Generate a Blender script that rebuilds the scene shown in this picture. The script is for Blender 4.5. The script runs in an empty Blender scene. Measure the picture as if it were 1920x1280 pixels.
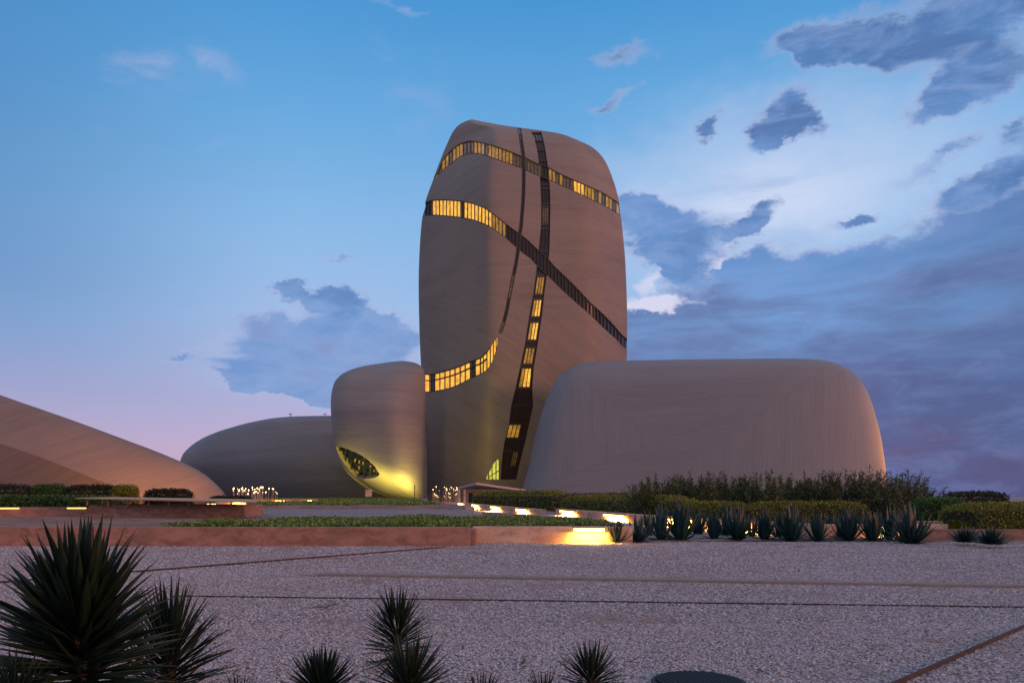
import bpy, bmesh, math, random
import numpy as np
from mathutils import Vector, Matrix
from mathutils.bvhtree import BVHTree

random.seed(7)
rng = np.random.default_rng(7)
SC = bpy.context.scene
COL = SC.collection
R = math.radians
F = 1493.3          # focal length in photo pixels (28 mm on a 36 mm sensor, 1920 px wide)
HOR = 930.0         # row of the horizon
EYE = 1.6

def srgb(r, g, b):
    f = lambda c: (c / 12.92) if c <= 0.04045 else ((c + 0.055) / 1.055) ** 2.4
    return (f(r / 255), f(g / 255), f(b / 255), 1.0)

# ------------------------------------------------------------------ camera
cam = bpy.data.cameras.new('camera')
cam.sensor_width = 36.0
cam.lens = 28.0
cam.shift_y = (HOR - 640.0) / 1920.0
cam.clip_start = 0.1
cam.clip_end = 9000
cam_o = bpy.data.objects.new('camera', cam)
COL.objects.link(cam_o)
cam_o.location = (0, 0, EYE)
cam_o.rotation_euler = (R(90), 0, 0)
SC.camera = cam_o
SC.view_settings.view_transform = 'Standard'
SC.view_settings.look = 'None'
SC.view_settings.exposure = 0.0
SC.view_settings.gamma = 1.0
SC.view_settings.use_curve_mapping = False
SC.render.engine = 'CYCLES'
SC.cycles.use_denoising = True
SC.cycles.max_bounces = 6
SC.cycles.diffuse_bounces = 3
SC.cycles.glossy_bounces = 3
SC.cycles.sample_clamp_indirect = 4.0
SC.cycles.caustics_reflective = False
SC.cycles.caustics_refractive = False

# ------------------------------------------------------------------ node helpers
class NT:
    def __init__(s, tree):
        s.t = tree
        s.n = tree.nodes
        s.l = tree.links
    def put(s, sock, v):
        if isinstance(v, bpy.types.NodeSocket):
            s.l.new(v, sock)
        elif v is not None:
            sock.default_value = v
    def math(s, op, a, b=None, c=None, clamp=False):
        n = s.n.new('ShaderNodeMath'); n.operation = op; n.use_clamp = clamp
        s.put(n.inputs[0], a)
        if b is not None: s.put(n.inputs[1], b)
        if c is not None: s.put(n.inputs[2], c)
        return n.outputs[0]
    def vmath(s, op, a, b=None, out=0, scale=None):
        n = s.n.new('ShaderNodeVectorMath'); n.operation = op
        s.put(n.inputs[0], a)
        if b is not None: s.put(n.inputs[1], b)
        if scale is not None: s.put(n.inputs['Scale'], scale)
        return n.outputs[out]
    def noise(s, vec, scale=1.0, detail=4.0, rough=0.55, dist=0.0, color=False):
        n = s.n.new('ShaderNodeTexNoise')
        s.put(n.inputs['Vector'], vec)
        n.inputs['Scale'].default_value = scale
        n.inputs['Detail'].default_value = detail
        n.inputs['Roughness'].default_value = rough
        n.inputs['Distortion'].default_value = dist
        return n.outputs['Color' if color else 'Fac']
    def mapping(s, vec, loc=(0, 0, 0), rot=(0, 0, 0), scale=(1, 1, 1), kind='POINT'):
        n = s.n.new('ShaderNodeMapping'); n.vector_type = kind
        s.put(n.inputs['Vector'], vec)
        n.inputs['Location'].default_value = loc
        n.inputs['Rotation'].default_value = rot
        n.inputs['Scale'].default_value = scale
        return n.outputs[0]
    def mix(s, f, a, b, blend='MIX'):
        n = s.n.new('ShaderNodeMix'); n.data_type = 'RGBA'; n.blend_type = blend
        s.put(n.inputs[0], f); s.put(n.inputs[6], a); s.put(n.inputs[7], b)
        return n.outputs[2]
    def ramp(s, f, stops, interp='LINEAR'):
        n = s.n.new('ShaderNodeValToRGB'); cr = n.color_ramp; cr.interpolation = interp
        while len(cr.elements) < len(stops): cr.elements.new(0.5)
        for e, (p, c) in zip(cr.elements, stops):
            e.position = p
            e.color = c if not isinstance(c, (int, float)) else (c, c, c, 1)
        s.put(n.inputs[0], f)
        return n.outputs[0]
    def smooth(s, x, a, b, lo=0.0, hi=1.0):
        n = s.n.new('ShaderNodeMapRange'); n.interpolation_type = 'SMOOTHSTEP'
        s.put(n.inputs[0], x)
        n.inputs[1].default_value = a; n.inputs[2].default_value = b
        n.inputs[3].default_value = lo; n.inputs[4].default_value = hi
        return n.outputs[0]

# ------------------------------------------------------------------ sky
SUN_DIR = Vector((0.90, -0.42, 0.14)).normalized()
world = bpy.data.worlds.new('World')
SC.world = world
world.use_nodes = True
W = NT(world.node_tree)
W.n.clear()
tc = W.n.new('ShaderNodeTexCoord')
d0 = tc.outputs['Generated']
sep = W.n.new('ShaderNodeSeparateXYZ'); W.l.new(d0, sep.inputs[0])
dx, dy, dz = sep.outputs
ydiv = W.math('MAXIMUM', dy, 0.25)
cmb = W.n.new('ShaderNodeCombineXYZ')
W.l.new(W.math('DIVIDE', dx, ydiv), cmb.inputs[0])
W.l.new(W.math('DIVIDE', dz, ydiv), cmb.inputs[1])
front = W.smooth(dy, 0.25, 0.5)
q0 = cmb.outputs[0]
# edge turbulence, taken from the direction itself so that it has no seam
nv = W.mapping(d0, rot=(0, R(-14), 0), scale=(1.0, 1.0, 1.7))
wob = W.vmath('SUBTRACT', W.noise(nv, 8.0, 6, 0.65, color=True), (0.5, 0.5, 0.5))
wob = W.vmath('SCALE', wob, scale=0.13)
qw = W.vmath('ADD', q0, wob)

def blob(x, y, rx, ry, rot=0.0, w=1.0):
    """soft ellipse in the sky, given by where it stands over the horizon"""
    m = W.mapping(qw, loc=((x - 960) / F, (HOR - y) / F, 0), rot=(0, 0, R(rot)),
                  scale=(rx / F, ry / F, 1e3), kind='TEXTURE')
    ln = W.vmath('LENGTH', m, out=1)
    return W.smooth(ln, 0.20, 1.50, w * 1.12, 0.0)

def blobs(lst):
    acc = None
    for b in lst:
        o = blob(*b)
        acc = o if acc is None else W.math('ADD', acc, o)
    return acc

fine = W.noise(W.mapping(d0, rot=(0, R(-13), 0), scale=(1.0, 1.0, 2.9)), 7.0, 10, 0.62, 0.5)
big = W.noise(W.mapping(d0, rot=(0, R(-10), 0), scale=(1.0, 1.0, 2.0)), 3.0, 5, 0.55)

cum = blobs([(560, 712, 170, 24, -6, .8), 
    (1690, 62, 235, 62, 14), (1850, 15, 130, 75, 8), (1560, 95, 90, 42, 10),
    (1835, 140, 115, 52, 12), (1745, 195, 60, 24, 20, .8),
    (1482, 212, 62, 40, 25), (1438, 255, 48, 22, 18), (1470, 140, 60, 22, 10, -.8), (1590, 185, 60, 30, 10, -.7), (1330, 243, 30, 18, 30, .9),
    (1160, 108, 55, 20, 0, .55), (1150, 195, 45, 14, 20, .55),
    (1240, 440, 120, 62, 0), (1265, 505, 75, 34, -30), (1200, 400, 60, 30, 0),
    (1410, 405, 62, 22, 40), (1385, 425, 50, 22, 15), (1605, 395, 48, 13, 22, .9),
    (1750, 290, 130, 20, 27, .8), (1850, 330, 130, 34, 22), (1905, 250, 60, 26, 30, .8),
    (640, 575, 110, 22, -5, .8), (560, 620, 150, 32, 0), (720, 615, 130, 34, 0, .95),
    (650, 690, 200, 42, -4, 1.2), (560, 722, 130, 16, -12, .9), (690, 745, 110, 22, 0, .9),
    (600, 650, 190, 30, 0, .75), (635, 470, 40, 9, 14, .6), (560, 565, 60, 10, 0, .5), (350, 652, 40, 8, 0, .5),
])
mass = blobs([
    (1660, 505, 340, 58, 9), (1890, 430, 190, 90, 14), (1480, 560, 250, 62, 5),
    (1750, 640, 560, 120, 0), (1250, 650, 160, 66, 0), (1850, 780, 600, 190, 0), (1390, 500, 90, 26, 20, .7),
    (1950, 560, 160, 200, 0), (1500, 840, 500, 110, 0), (1900, 930, 600, 90, 0, 1.2),
])
gap = blobs([(1235, 572, 78, 15, 6, 1.0), (1330, 490, 62, 11, 42, .9), (1205, 535, 40, 22, 60, .6)])
pale = blobs([(265, 125, 60, 42, 20), (400, 105, 60, 24, -20, .8), (722, 85, 38, 30, -50, .9), (755, 2, 45, 10, -10, 1.3),
              (780, 180, 60, 60, 0, .35), (390, 290, 50, 16, 20, .35), (300, 190, 120, 40, 30, .3)])
elsewhere = W.math('MULTIPLY', W.math('SUBTRACT', 1.0, front), 0.42)

def density(base, k, lo, hi):
    d = W.math('MULTIPLY_ADD', W.math('MULTIPLY', W.math('SUBTRACT', fine, 0.5), k), W.smooth(base, 0.0, 0.35), base)
    return W.smooth(d, lo, hi)

cum_f = W.math('ADD', W.math('MULTIPLY', cum, front), elsewhere)
d_cum = density(W.math('MULTIPLY', cum_f, 1.30), 3.0, 0.05, 1.35)
mass_f = W.math('MULTIPLY', W.math('SUBTRACT', mass, gap), front)
d_mass = density(mass_f, 2.8, -0.02, 1.10)
d_pale = W.math('MULTIPLY', W.math('MULTIPLY', pale, front), W.smooth(fine, 0.40, 0.66))

el = W.math('ARCSINE', dz)                                 # elevation in radians
elw = W.math('ADD', el, W.math('MULTIPLY', W.math('SUBTRACT', big, 0.5), 0.06))
e = lambda deg: max(0.0, min(1.0, (deg + 5) / 65.0))
elf = W.math('MULTIPLY_ADD', elw, 57.2958 / 65.0, 5 / 65.0, clamp=True)
base = W.ramp(elf, [
    (e(-5), srgb(140, 125, 145)), (e(0.5), srgb(190, 160, 188)), (e(3.2), srgb(194, 170, 202)), (e(7), srgb(174, 174, 214)),
    (e(12), srgb(160, 188, 230)), (e(18), srgb(138, 184, 230)), (e(25), srgb(104, 168, 222)), (e(32), srgb(70, 148, 210)),
    (e(55), srgb(52, 118, 184))])
# the after-glow whitens the air low over the right side of the view
glow = W.math('ADD', blob(1480, 330, 420, 160, 14, 0.62), blob(1380, 400, 240, 80, 12, .4))
glow = W.math('MULTIPLY', glow, front)
base = W.mix(W.math('MULTIPLY', glow, 0.72), base, srgb(214, 222, 246))
lside = W.smooth(dx, -0.22, -0.58, 0.0, 0.60)
base = W.mix(W.math('MULTIPLY', lside, W.smooth(dz, 0.0, 0.25)), base, srgb(58, 118, 178))
strk = W.noise(W.mapping(d0, rot=(0, R(-12), 0), scale=(0.8, 0.8, 5.0)), 4.0, 6, 0.6, 0.3)
massc = W.ramp(W.math('ADD', elf, W.math('MULTIPLY', W.math('ADD', W.math('SUBTRACT', fine, 0.5), W.math('MULTIPLY', W.math('SUBTRACT', strk, 0.5), 1.4)), 0.22)), [
    (e(-5), srgb(86, 74, 108)), (e(1), srgb(98, 88, 132)), (e(6), srgb(88, 100, 150)), (e(11), srgb(104, 130, 182)),
    (e(15), srgb(114, 154, 210)), (e(18), srgb(104, 146, 204)), (e(30), srgb(80, 122, 182))])
rside = W.smooth(dx, 0.30, 0.60, 0.0, 0.45)
massc = W.mix(rside, massc, srgb(62, 82, 132))
cumc = W.ramp(W.math('ADD', elf, W.math('MULTIPLY', W.math('SUBTRACT', fine, 0.5), 0.8)), [
    (e(0), srgb(130, 140, 190)), (e(8), srgb(122, 154, 208)), (e(16), srgb(98, 142, 202)), (e(30), srgb(72, 112, 170)), (e(45), srgb(72, 112, 170))])
rim = W.math('MULTIPLY', W.smooth(W.math('ADD', mass_f, W.math('MULTIPLY', cum_f, 0.5)), 0.02, 0.6),
             W.smooth(fine, 0.36, 0.62))
sky = W.mix(W.math('MULTIPLY', rim, 0.55), base, srgb(238, 226, 240))
sky = W.mix(W.math('MULTIPLY', d_pale, 0.42), sky, srgb(184, 184, 224))
tex = W.noise(W.mapping(d0, rot=(0, R(-20), 0), scale=(1.0, 1.0, 2.6)), 15.0, 8, 0.65, 0.6)
massc = W.mix(W.smooth(tex, 0.42, 0.70, 0.0, 0.22), massc, srgb(132, 150, 204))
sky = W.mix(d_mass, sky, massc)
g2 = W.math('MULTIPLY', density(W.math('MULTIPLY', gap, front), 2.0, 0.15, 1.0), 0.85)
sky = W.mix(g2, sky, srgb(222, 218, 240))
wisp = W.math('MULTIPLY', W.math('MULTIPLY', glow, W.smooth(strk, 0.48, 0.66)), 0.55)
sky = W.mix(W.math('MULTIPLY', wisp, W.math('SUBTRACT', 1.0, d_mass)), sky, srgb(150, 176, 222))
haze_c = W.math('MULTIPLY', W.smooth(cum_f, 0.05, 1.0), W.smooth(strk, 0.30, 0.65))
sky = W.mix(W.math('MULTIPLY', haze_c, 0.34), sky, srgb(158, 178, 220))
cumc = W.mix(W.smooth(tex, 0.42, 0.68, 0.0, 0.5), cumc, srgb(140, 168, 216))
cumc = W.mix(W.smooth(d_cum, 0.35, 1.0), W.mix(0.5, cumc, srgb(176, 192, 230)), cumc)
sky = W.mix(W.math('MULTIPLY', d_cum, 0.94), sky, cumc)
# unseen lilac veil added overhead and behind the camera to brighten the ground
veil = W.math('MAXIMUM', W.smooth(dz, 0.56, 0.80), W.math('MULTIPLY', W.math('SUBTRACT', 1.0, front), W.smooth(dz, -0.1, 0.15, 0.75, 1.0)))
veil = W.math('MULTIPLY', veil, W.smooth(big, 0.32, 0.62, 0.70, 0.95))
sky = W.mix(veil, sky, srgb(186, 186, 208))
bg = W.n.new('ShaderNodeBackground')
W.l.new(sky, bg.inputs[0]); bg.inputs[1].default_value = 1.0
# a little of the physical sky for a sun just at the horizon
ns = W.n.new('ShaderNodeTexSky'); ns.sky_type = 'NISHITA'; ns.sun_disc = False
ns.sun_elevation = R(2.0)
ns.sun_rotation = math.atan2(SUN_DIR.x, SUN_DIR.y)
bg2 = W.n.new('ShaderNodeBackground')
W.l.new(ns.outputs[0], bg2.inputs[0]); bg2.inputs[1].default_value = 0.01
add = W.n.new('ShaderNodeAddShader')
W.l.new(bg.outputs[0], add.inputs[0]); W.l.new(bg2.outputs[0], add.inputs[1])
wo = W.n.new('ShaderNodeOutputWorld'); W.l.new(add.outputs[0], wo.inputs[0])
world.cycles.sampling_method = 'MANUAL'
world.cycles.sample_map_resolution = 512

sun = bpy.data.lights.new('sun', 'SUN')
sun.energy = 1.75
sun.angle = R(12)
sun.color = (1.0, 0.38, 0.20)
sun_o = bpy.data.objects.new('sun', sun)
COL.objects.link(sun_o)
sun_o.rotation_euler = SUN_DIR.to_track_quat('Z', 'Y').to_euler()

# ------------------------------------------------------------------ object helpers
def tag(o, label=None, cat=None, group=None, kind=None):
    if label: o['label'] = label
    if cat: o['category'] = cat
    if group: o['group'] = group
    if kind: o['kind'] = kind
    return o

def empty(name, loc=(0, 0, 0), rz=0.0, **k):
    o = bpy.data.objects.new(name, None)
    o.empty_display_size = 0.2
    COL.objects.link(o)
    o.location = loc
    o.rotation_euler = (0, 0, rz)
    return tag(o, **k)

def link(name, me, mat=None, parent=None, loc=None, **k):
    o = bpy.data.objects.new(name, me)
    COL.objects.link(o)
    if mat is not None and not me.materials: me.materials.append(mat)
    if parent is not None: o.parent = parent
    if loc is not None: o.location = loc
    return tag(o, **k)

def mesh(verts, faces, smooth=False, name='mesh'):
    me = bpy.data.meshes.new(name)
    me.from_pydata([tuple(v) for v in verts], [], [tuple(f) for f in faces])
    me.update()
    if smooth: me.shade_smooth()
    return me

def recalc(me):
    bm = bmesh.new(); bm.from_mesh(me)
    bmesh.ops.recalc_face_normals(bm, faces=bm.faces)
    bm.to_mesh(me); bm.free()
    return me

def bevel(me, w, seg=2):
    bm = bmesh.new(); bm.from_mesh(me)
    bmesh.ops.bevel(bm, geom=list(bm.edges), offset=w, segments=seg, affect='EDGES', profile=0.6)
    bm.to_mesh(me); bm.free()
    return me

def box_me(x0, x1, y0, y1, z0, z1, bev=0.0):
    v = [(x, y, z) for x in (x0, x1) for y in (y0, y1) for z in (z0, z1)]
    f = [(0, 1, 3, 2), (4, 6, 7, 5), (0, 4, 5, 1), (2, 3, 7, 6), (0, 2, 6, 4), (1, 5, 7, 3)]
    me = recalc(mesh(v, f))
    if bev: bevel(me, bev)
    return me

def prism_me(poly, z0, z1, bev=0.0):
    """vertical prism over a plan polygon; z1 may be a list"""
    n = len(poly)
    zt = list(z1) if isinstance(z1, (list, tuple)) else [z1] * n
    v = [(x, y, z0) for x, y in poly] + [(x, y, z) for (x, y), z in zip(poly, zt)]
    f = [tuple(range(n))[::-1], tuple(range(n, 2 * n))] + [(i, (i + 1) % n, n + (i + 1) % n, n + i) for i in range(n)]
    me = recalc(mesh(v, f))
    if bev: bevel(me, bev)
    return me

def wall_me(path, t, z0, z1, bev=0.015):
    """a wall of thickness t whose front edge follows the path (list of (x, y))"""
    P = [Vector(p) for p in path]
    back = []
    for i, p in enumerate(P):
        a = P[max(i - 1, 0)]; b = P[min(i + 1, len(P) - 1)]
        d = (b - a).normalized(); n = Vector((-d.y, d.x))
        back.append(p + n * t)
    if isinstance(z1, (list, tuple)): z1 = list(z1) + list(reversed(z1))
    return prism_me([tuple(p) for p in P] + [tuple(p) for p in reversed(back)], z0, z1, bev)

def bar_me(a, b, w, h, bev=0.0):
    """box-section bar from a to b (3D), width w sideways, height h upwards"""
    a = Vector(a); b = Vector(b); d = (b - a).normalized()
    s = d.cross(Vector((0, 0, 1)))
    s = Vector((1, 0, 0)) if s.length < 1e-4 else s.normalized()
    u = s.cross(d).normalized()
    v = []
    for p in (a, b):
        for sx, sz in ((-1, -1), (1, -1), (1, 1), (-1, 1)):
            v.append(p + s * sx * w / 2 + u * sz * h / 2)
    me = recalc(mesh(v, [(0, 1, 2, 3), (4, 7, 6, 5), (0, 4, 5, 1), (1, 5, 6, 2), (2, 6, 7, 3), (3, 7, 4, 0)]))
    if bev: bevel(me, bev)
    return me

def at(px, py, d):
    return Vector(((px - 960) / F * d, d, EYE + (HOR - py) / F * d))

# ------------------------------------------------------------------ materials
def new_mat(name):
    m = bpy.data.materials.new(name); m.use_nodes = True
    T = NT(m.node_tree)
    b = [n for n in T.n if n.type == 'BSDF_PRINCIPLED'][0]
    return m, T, b

def simple(name, col, rough=0.7, metal=0.0, vary=0.25, scale=6.0, bump=0.0, bscale=40.0, spec=0.4):
    m, T, b = new_mat(name)
    oc = T.n.new('ShaderNodeTexCoord').outputs['Object']
    n = T.noise(oc, scale, 5, 0.6)
    c2 = tuple(c * (1 - vary) for c in col[:3]) + (1,)
    c3 = tuple(min(1, c * (1 + vary)) for c in col[:3]) + (1,)
    T.l.new(T.ramp(n, [(0.3, c2), (0.7, c3)]), b.inputs['Base Color'])
    b.inputs['Roughness'].default_value = rough
    b.inputs['Metallic'].default_value = metal
    b.inputs['Specular IOR Level'].default_value = spec
    if bump:
        bn = T.n.new('ShaderNodeBump'); bn.inputs['Strength'].default_value = bump; bn.inputs['Distance'].default_value = 0.02
        T.l.new(T.noise(oc, bscale, 6, 0.65), bn.inputs['Height'])
        T.l.new(bn.outputs[0], b.inputs['Normal'])
    return m

def cladding(name, col, rot_lo, rot_hi=None, seam=None, metal=0.1, rough=0.62, con=1.0):
    """fine tube cladding: thin parallel lines, running another way below a seam line a*x + c*z > d (object space)"""
    m, T, b = new_mat(name)
    oc = T.n.new('ShaderNodeTexCoord').outputs['Object']
    wv = T.vmath('SCALE', T.vmath('SUBTRACT', T.noise(oc, 0.03, 2, 0.5, color=True), (.5, .5, .5)), scale=5.0)
    oc2 = T.vmath('ADD', oc, wv)
    def lines(rot):
        v = T.mapping(oc2, rot=(0, R(rot), 0))
        v = T.mapping(v, scale=(0.035, 0.035, 1.0))
        a = T.noise(v, 3.4, 5, 0.8)
        c = T.noise(v, 0.55, 3, 0.6)
        return T.math('MULTIPLY_ADD', c, 0.35, T.math('MULTIPLY', a, 0.65))
    L = lines(rot_lo)
    line_mask = None
    if seam:
        sp = T.n.new('ShaderNodeSeparateXYZ'); T.l.new(oc, sp.inputs[0])
        for (a, c, dd, rot) in seam:
            s = T.math('ADD', T.math('MULTIPLY', sp.outputs[0], a), T.math('MULTIPLY', sp.outputs[2], c))
            s = T.math('SUBTRACT', s, dd)
            L2 = lines(rot)
            n = T.n.new('ShaderNodeMix'); n.data_type = 'FLOAT'
            T.l.new(T.smooth(s, -0.05, 0.05), n.inputs[0]); T.l.new(L, n.inputs[2]); T.l.new(L2, n.inputs[3])
            L = n.outputs[0]
            sl = T.smooth(T.math('ABSOLUTE', s), 0.0, 0.16, 0.88, 1.0)
            line_mask = sl if line_mask is None else T.math('MULTIPLY', line_mask, sl)
    blot = T.noise(oc, 0.07, 3, 0.6)
    f = T.math('MULTIPLY_ADD', T.math('SUBTRACT', blot, 0.5), 0.35, L)
    c1 = tuple(c * (1 - 0.28 * con) for c in col[:3]) + (1,); c2 = tuple(c * (1 + 0.24 * con) for c in col[:3]) + (1,)
    cc = T.ramp(f, [(0.30, c1), (0.48, col), (0.72, c2)])
    if line_mask is not None:
        cc = T.mix(T.math('SUBTRACT', 1.0, line_mask), cc, (0.05, 0.04, 0.04, 1))
    T.l.new(cc, b.inputs['Base Color'])
    b.inputs['Metallic'].default_value = metal
    b.inputs['Roughness'].default_value = rough
    b.inputs['Specular IOR Level'].default_value = 0.35
    bn = T.n.new('ShaderNodeBump'); bn.inputs['Strength'].default_value = 0.5; bn.inputs['Distance'].default_value = 0.25
    T.l.new(L, bn.inputs['Height']); T.l.new(bn.outputs[0], b.inputs['Normal'])
    return m

def window_mat(name, col, strength, var=0.5, glass=(0.02, 0.02, 0.02, 1)):
    m, T, b = new_mat(name)
    b.inputs['Base Color'].default_value = glass
    b.inputs['Roughness'].default_value = 0.12 if strength > 0.3 else 0.28
    b.inputs['Specular IOR Level'].default_value = 0.5 if strength > 0.3 else 0.3
    if strength > 0:
        oc = T.n.new('ShaderNodeTexCoord').outputs['Object']
        n = T.noise(T.mapping(oc, scale=(1.0, 1.0, 0.55)), 1.3, 6, 0.85)
        lo = tuple(c * (1 - var) for c in col[:3]) + (1,)
        hi = tuple(min(1.0, c * (1 + var) + 0.02) for c in col[:3]) + (1,)
        T.l.new(T.ramp(n, [(0.36, lo), (0.5, col), (0.64, hi)]), b.inputs['Emission Color'])
        b.inputs['Emission Strength'].default_value = strength
    return m

def lamp_mat(name, col, strength):
    m, T, b = new_mat(name)
    b.inputs['Base Color'].default_value = (0.8, 0.7, 0.5, 1)
    b.inputs['Emission Color'].default_value = col
    b.inputs['Emission Strength'].default_value = strength
    return m

M = {}
CL = (0.205, 0.158, 0.134, 1)
M['clad_tower'] = cladding('tower_cladding', CL, 4, seam=[(-0.25, -1.0, -42.0, -32)])
M['clad_box'] = cladding('box_cladding', (0.195, 0.186, 0.200, 1), 0,
                         seam=[(-0.96, -1.0, -34.6, 88), (0.37, -1.0, -1.7, 8), (0.66, -1.0, 12.5, 86)], con=0.6)
M['clad_pebble'] = cladding('pebble_cladding', (0.190, 0.172, 0.168, 1), 2, seam=[(-0.35, -1.0, 0.5, -34)])
M['clad_low'] = cladding('low_cladding', (0.185, 0.165, 0.176, 1), 5)
M['clad_ramp'] = cladding('ramp_cladding', (0.19, 0.138, 0.120, 1), 24)
AM = (1.0, 0.62, 0.10, 1)
M['win_bright'] = window_mat('bright_window', (0.95, 0.42, 0.045, 1), 1.15, 0.62)
M['win_mid'] = window_mat('amber_window', (0.70, 0.32, 0.03, 1), 0.50, 0.7)
M['win_dim'] = window_mat('dim_window', (0.22, 0.11, 0.03, 1), 0.32, 0.5)
M['win_dark'] = window_mat('dark_window', (0.10, 0.04, 0.03, 1), 0.07, 0.4, glass=(0.012, 0.008, 0.008, 1))
M['win_eye'] = window_mat('eye_glass', (0, 0, 0, 1), 0.0, glass=(0.006, 0.009, 0.014, 1))
M['win_hall'] = window_mat('hall_window', (0.85, 0.80, 0.10, 1), 0.8, 0.45)
M['mullion'] = simple('bronze_mullion', (0.030, 0.023, 0.021, 1), 0.6, 0.1)

# ------------------------------------------------------------------ pebble buildings
class Pebble:
    """horizontal sections of a rounded polygon whose left and right edges follow the given outline"""
    def __init__(s, D, L, Rr, B, poly, p=12.0, cyf=None, nring=130, nseg=220, Dz=None, warp=None):
        s.warp = warp; s.D = D; s.Dz = Dz or D
        s.poly = poly
        s.p = p
        pts = [Vector(v) for v in poly]
        s.hp = []
        for i in range(len(pts)):
            a, b = pts[i], pts[(i + 1) % len(pts)]
            n = Vector(((b - a).y, -(b - a).x)).normalized()
            h = n.dot(a)
            if h < 0: n, h = -n, -h
            s.hp.append((n.x, n.y, h))
        ph = np.linspace(0, 2 * math.pi, 721)
        r = s.rad(ph); x = r * np.cos(ph)
        s.mid = (x.max() + x.min()) / 2; s.half = (x.max() - x.min()) / 2
        s.Lz, s.Lx = s.tab(L); s.Rz, s.Rx = s.tab(Rr)
        s.Bz = np.array([EYE + (HOR - y) / F * s.Dz for y, _ in B])[::-1]; s.Bv = np.array([v for _, v in B])[::-1]
        s.cyf = ([(EYE + (HOR - y) / F * s.Dz, v) for y, v in cyf][::-1]) if cyf else None
        s.z0 = s.Lz[0]; s.z1 = s.Lz[-1]
        t = np.linspace(0, 1, nring)
        t = 0.5 * t + 0.5 * (1 - (1 - t) ** 2.2)      # denser rings near the top
        s.rings = s.z0 + (s.z1 - s.z0) * t
        s.nseg = nseg
        s.LT = ([y for y, x in L], [x for y, x in L]); s.RT = ([y for y, x in Rr], [x for y, x in Rr])
        for _ in range(8): s.fit()
    def fit(s):
        ph = np.linspace(0, 2 * math.pi, 160, endpoint=False)
        V = np.stack([s.S(ph, np.full_like(ph, z)) for z in s.rings])
        px = 960 + F * V[..., 0] / V[..., 1]; py = HOR - F * (V[..., 2] - EYE) / V[..., 1]
        y0 = s.LT[0][0]
        k = (HOR - y0) / (HOR - py.min())
        # the outline seen from the ground is the front edge of the rounded top: stretch the heights to fit it
        for a in (s.Lz, s.Rz, s.Bz, s.rings):
            up = a > EYE; a[up] = EYE + (a[up] - EYE) * k
        for tabs, zz, xx, side in ((s.LT, s.Lz, s.Lx, 0), (s.RT, s.Rz, s.Rx, 1)):
            new = xx.copy()
            for j in range(len(zz)):
                p = s.S(ph, np.full_like(ph, zz[j]))
                qx = 960 + F * p[:, 0] / p[:, 1]; qy = HOR - F * (p[:, 2] - EYE) / p[:, 1]
                i = qx.argmin() if side == 0 else qx.argmax()
                tgt = s.pch(np.array([qy[i]]), tabs[0], tabs[1])[0]
                new[j] = xx[j] + (tgt - qx[i]) / F * s.D * 0.6
            xx[:] = new
    def tab(s, pts):
        z = np.array([EYE + (HOR - y) / F * s.Dz for y, x in pts])[::-1]
        x = np.array([(x - 960) / F * s.D for y, x in pts])[::-1]
        return z, x
    @staticmethod
    def pch(x, xs, ys):
        """monotone cubic interpolation"""
        xs = np.asarray(xs, float); ys = np.asarray(ys, float)
        h = np.diff(xs); dl = np.diff(ys) / h
        m = np.zeros_like(ys); m[0] = dl[0]; m[-1] = dl[-1]
        for i in range(1, len(xs) - 1):
            if dl[i - 1] * dl[i] > 0:
                w1 = 2 * h[i] + h[i - 1]; w2 = h[i] + 2 * h[i - 1]
                m[i] = (w1 + w2) / (w1 / dl[i - 1] + w2 / dl[i])
        x = np.clip(x, xs[0], xs[-1])
        i = np.clip(np.searchsorted(xs, x) - 1, 0, len(xs) - 2)
        t = (x - xs[i]) / h[i]
        return ((2 * t**3 - 3 * t**2 + 1) * ys[i] + (t**3 - 2 * t**2 + t) * h[i] * m[i]
                + (-2 * t**3 + 3 * t**2) * ys[i + 1] + (t**3 - t**2) * h[i] * m[i + 1])
    def rad(s, ph):
        c, sn = np.cos(ph), np.sin(ph); acc = 0
        for nx, ny, h in s.hp:
            acc = acc + np.maximum(0, (nx * c + ny * sn) / h) ** s.p
        return acc ** (-1 / s.p)
    def frame(s, z):
        l = s.pch(z, s.Lz, s.Lx); r = s.pch(z, s.Rz, s.Rx); b = s.pch(z, s.Bz, s.Bv)
        cy = s.D + (s.pch(z, [c[0] for c in s.cyf], [c[1] for c in s.cyf]) if s.cyf else 0)
        return (l + r) / 2, np.maximum((r - l) / 2, 0.02), b, cy
    def S(s, ph, z):
        cx, a, b, cy = s.frame(np.asarray(z, float))
        r = s.rad(np.asarray(ph, float))
        x = cx + a * (r * np.cos(ph) - s.mid) / s.half; y = cy + b * r * np.sin(ph)
        if s.warp:
            y = y + s.warp(x, np.asarray(z, float)) * np.clip(-np.sin(ph) * 1.6, 0, 1)
        return np.stack([x, y, np.broadcast_to(z, np.shape(cx))], -1)
    def inv(s, co):
        if s.warp:                      # solve for the angle numerically
            g = np.linspace(math.pi, 2 * math.pi, 1400); q = s.S(g, np.full_like(g, co[2]))
            return float(g[np.hypot(q[:, 0] - co[0], q[:, 1] - co[1]).argmin()])
        cx, a, b, cy = s.frame(np.array([co[2]]))
        return math.atan2((co[1] - cy[0]) / b[0], (co[0] - cx[0]) / a[0] * s.half + s.mid)
    def N(s, ph, z):
        e = 1e-3
        du = s.S(ph + e, z) - s.S(ph - e, z); dz = s.S(ph, z + 0.05) - s.S(ph, z - 0.05)
        n = np.cross(du, dz); return n / np.linalg.norm(n)
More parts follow.
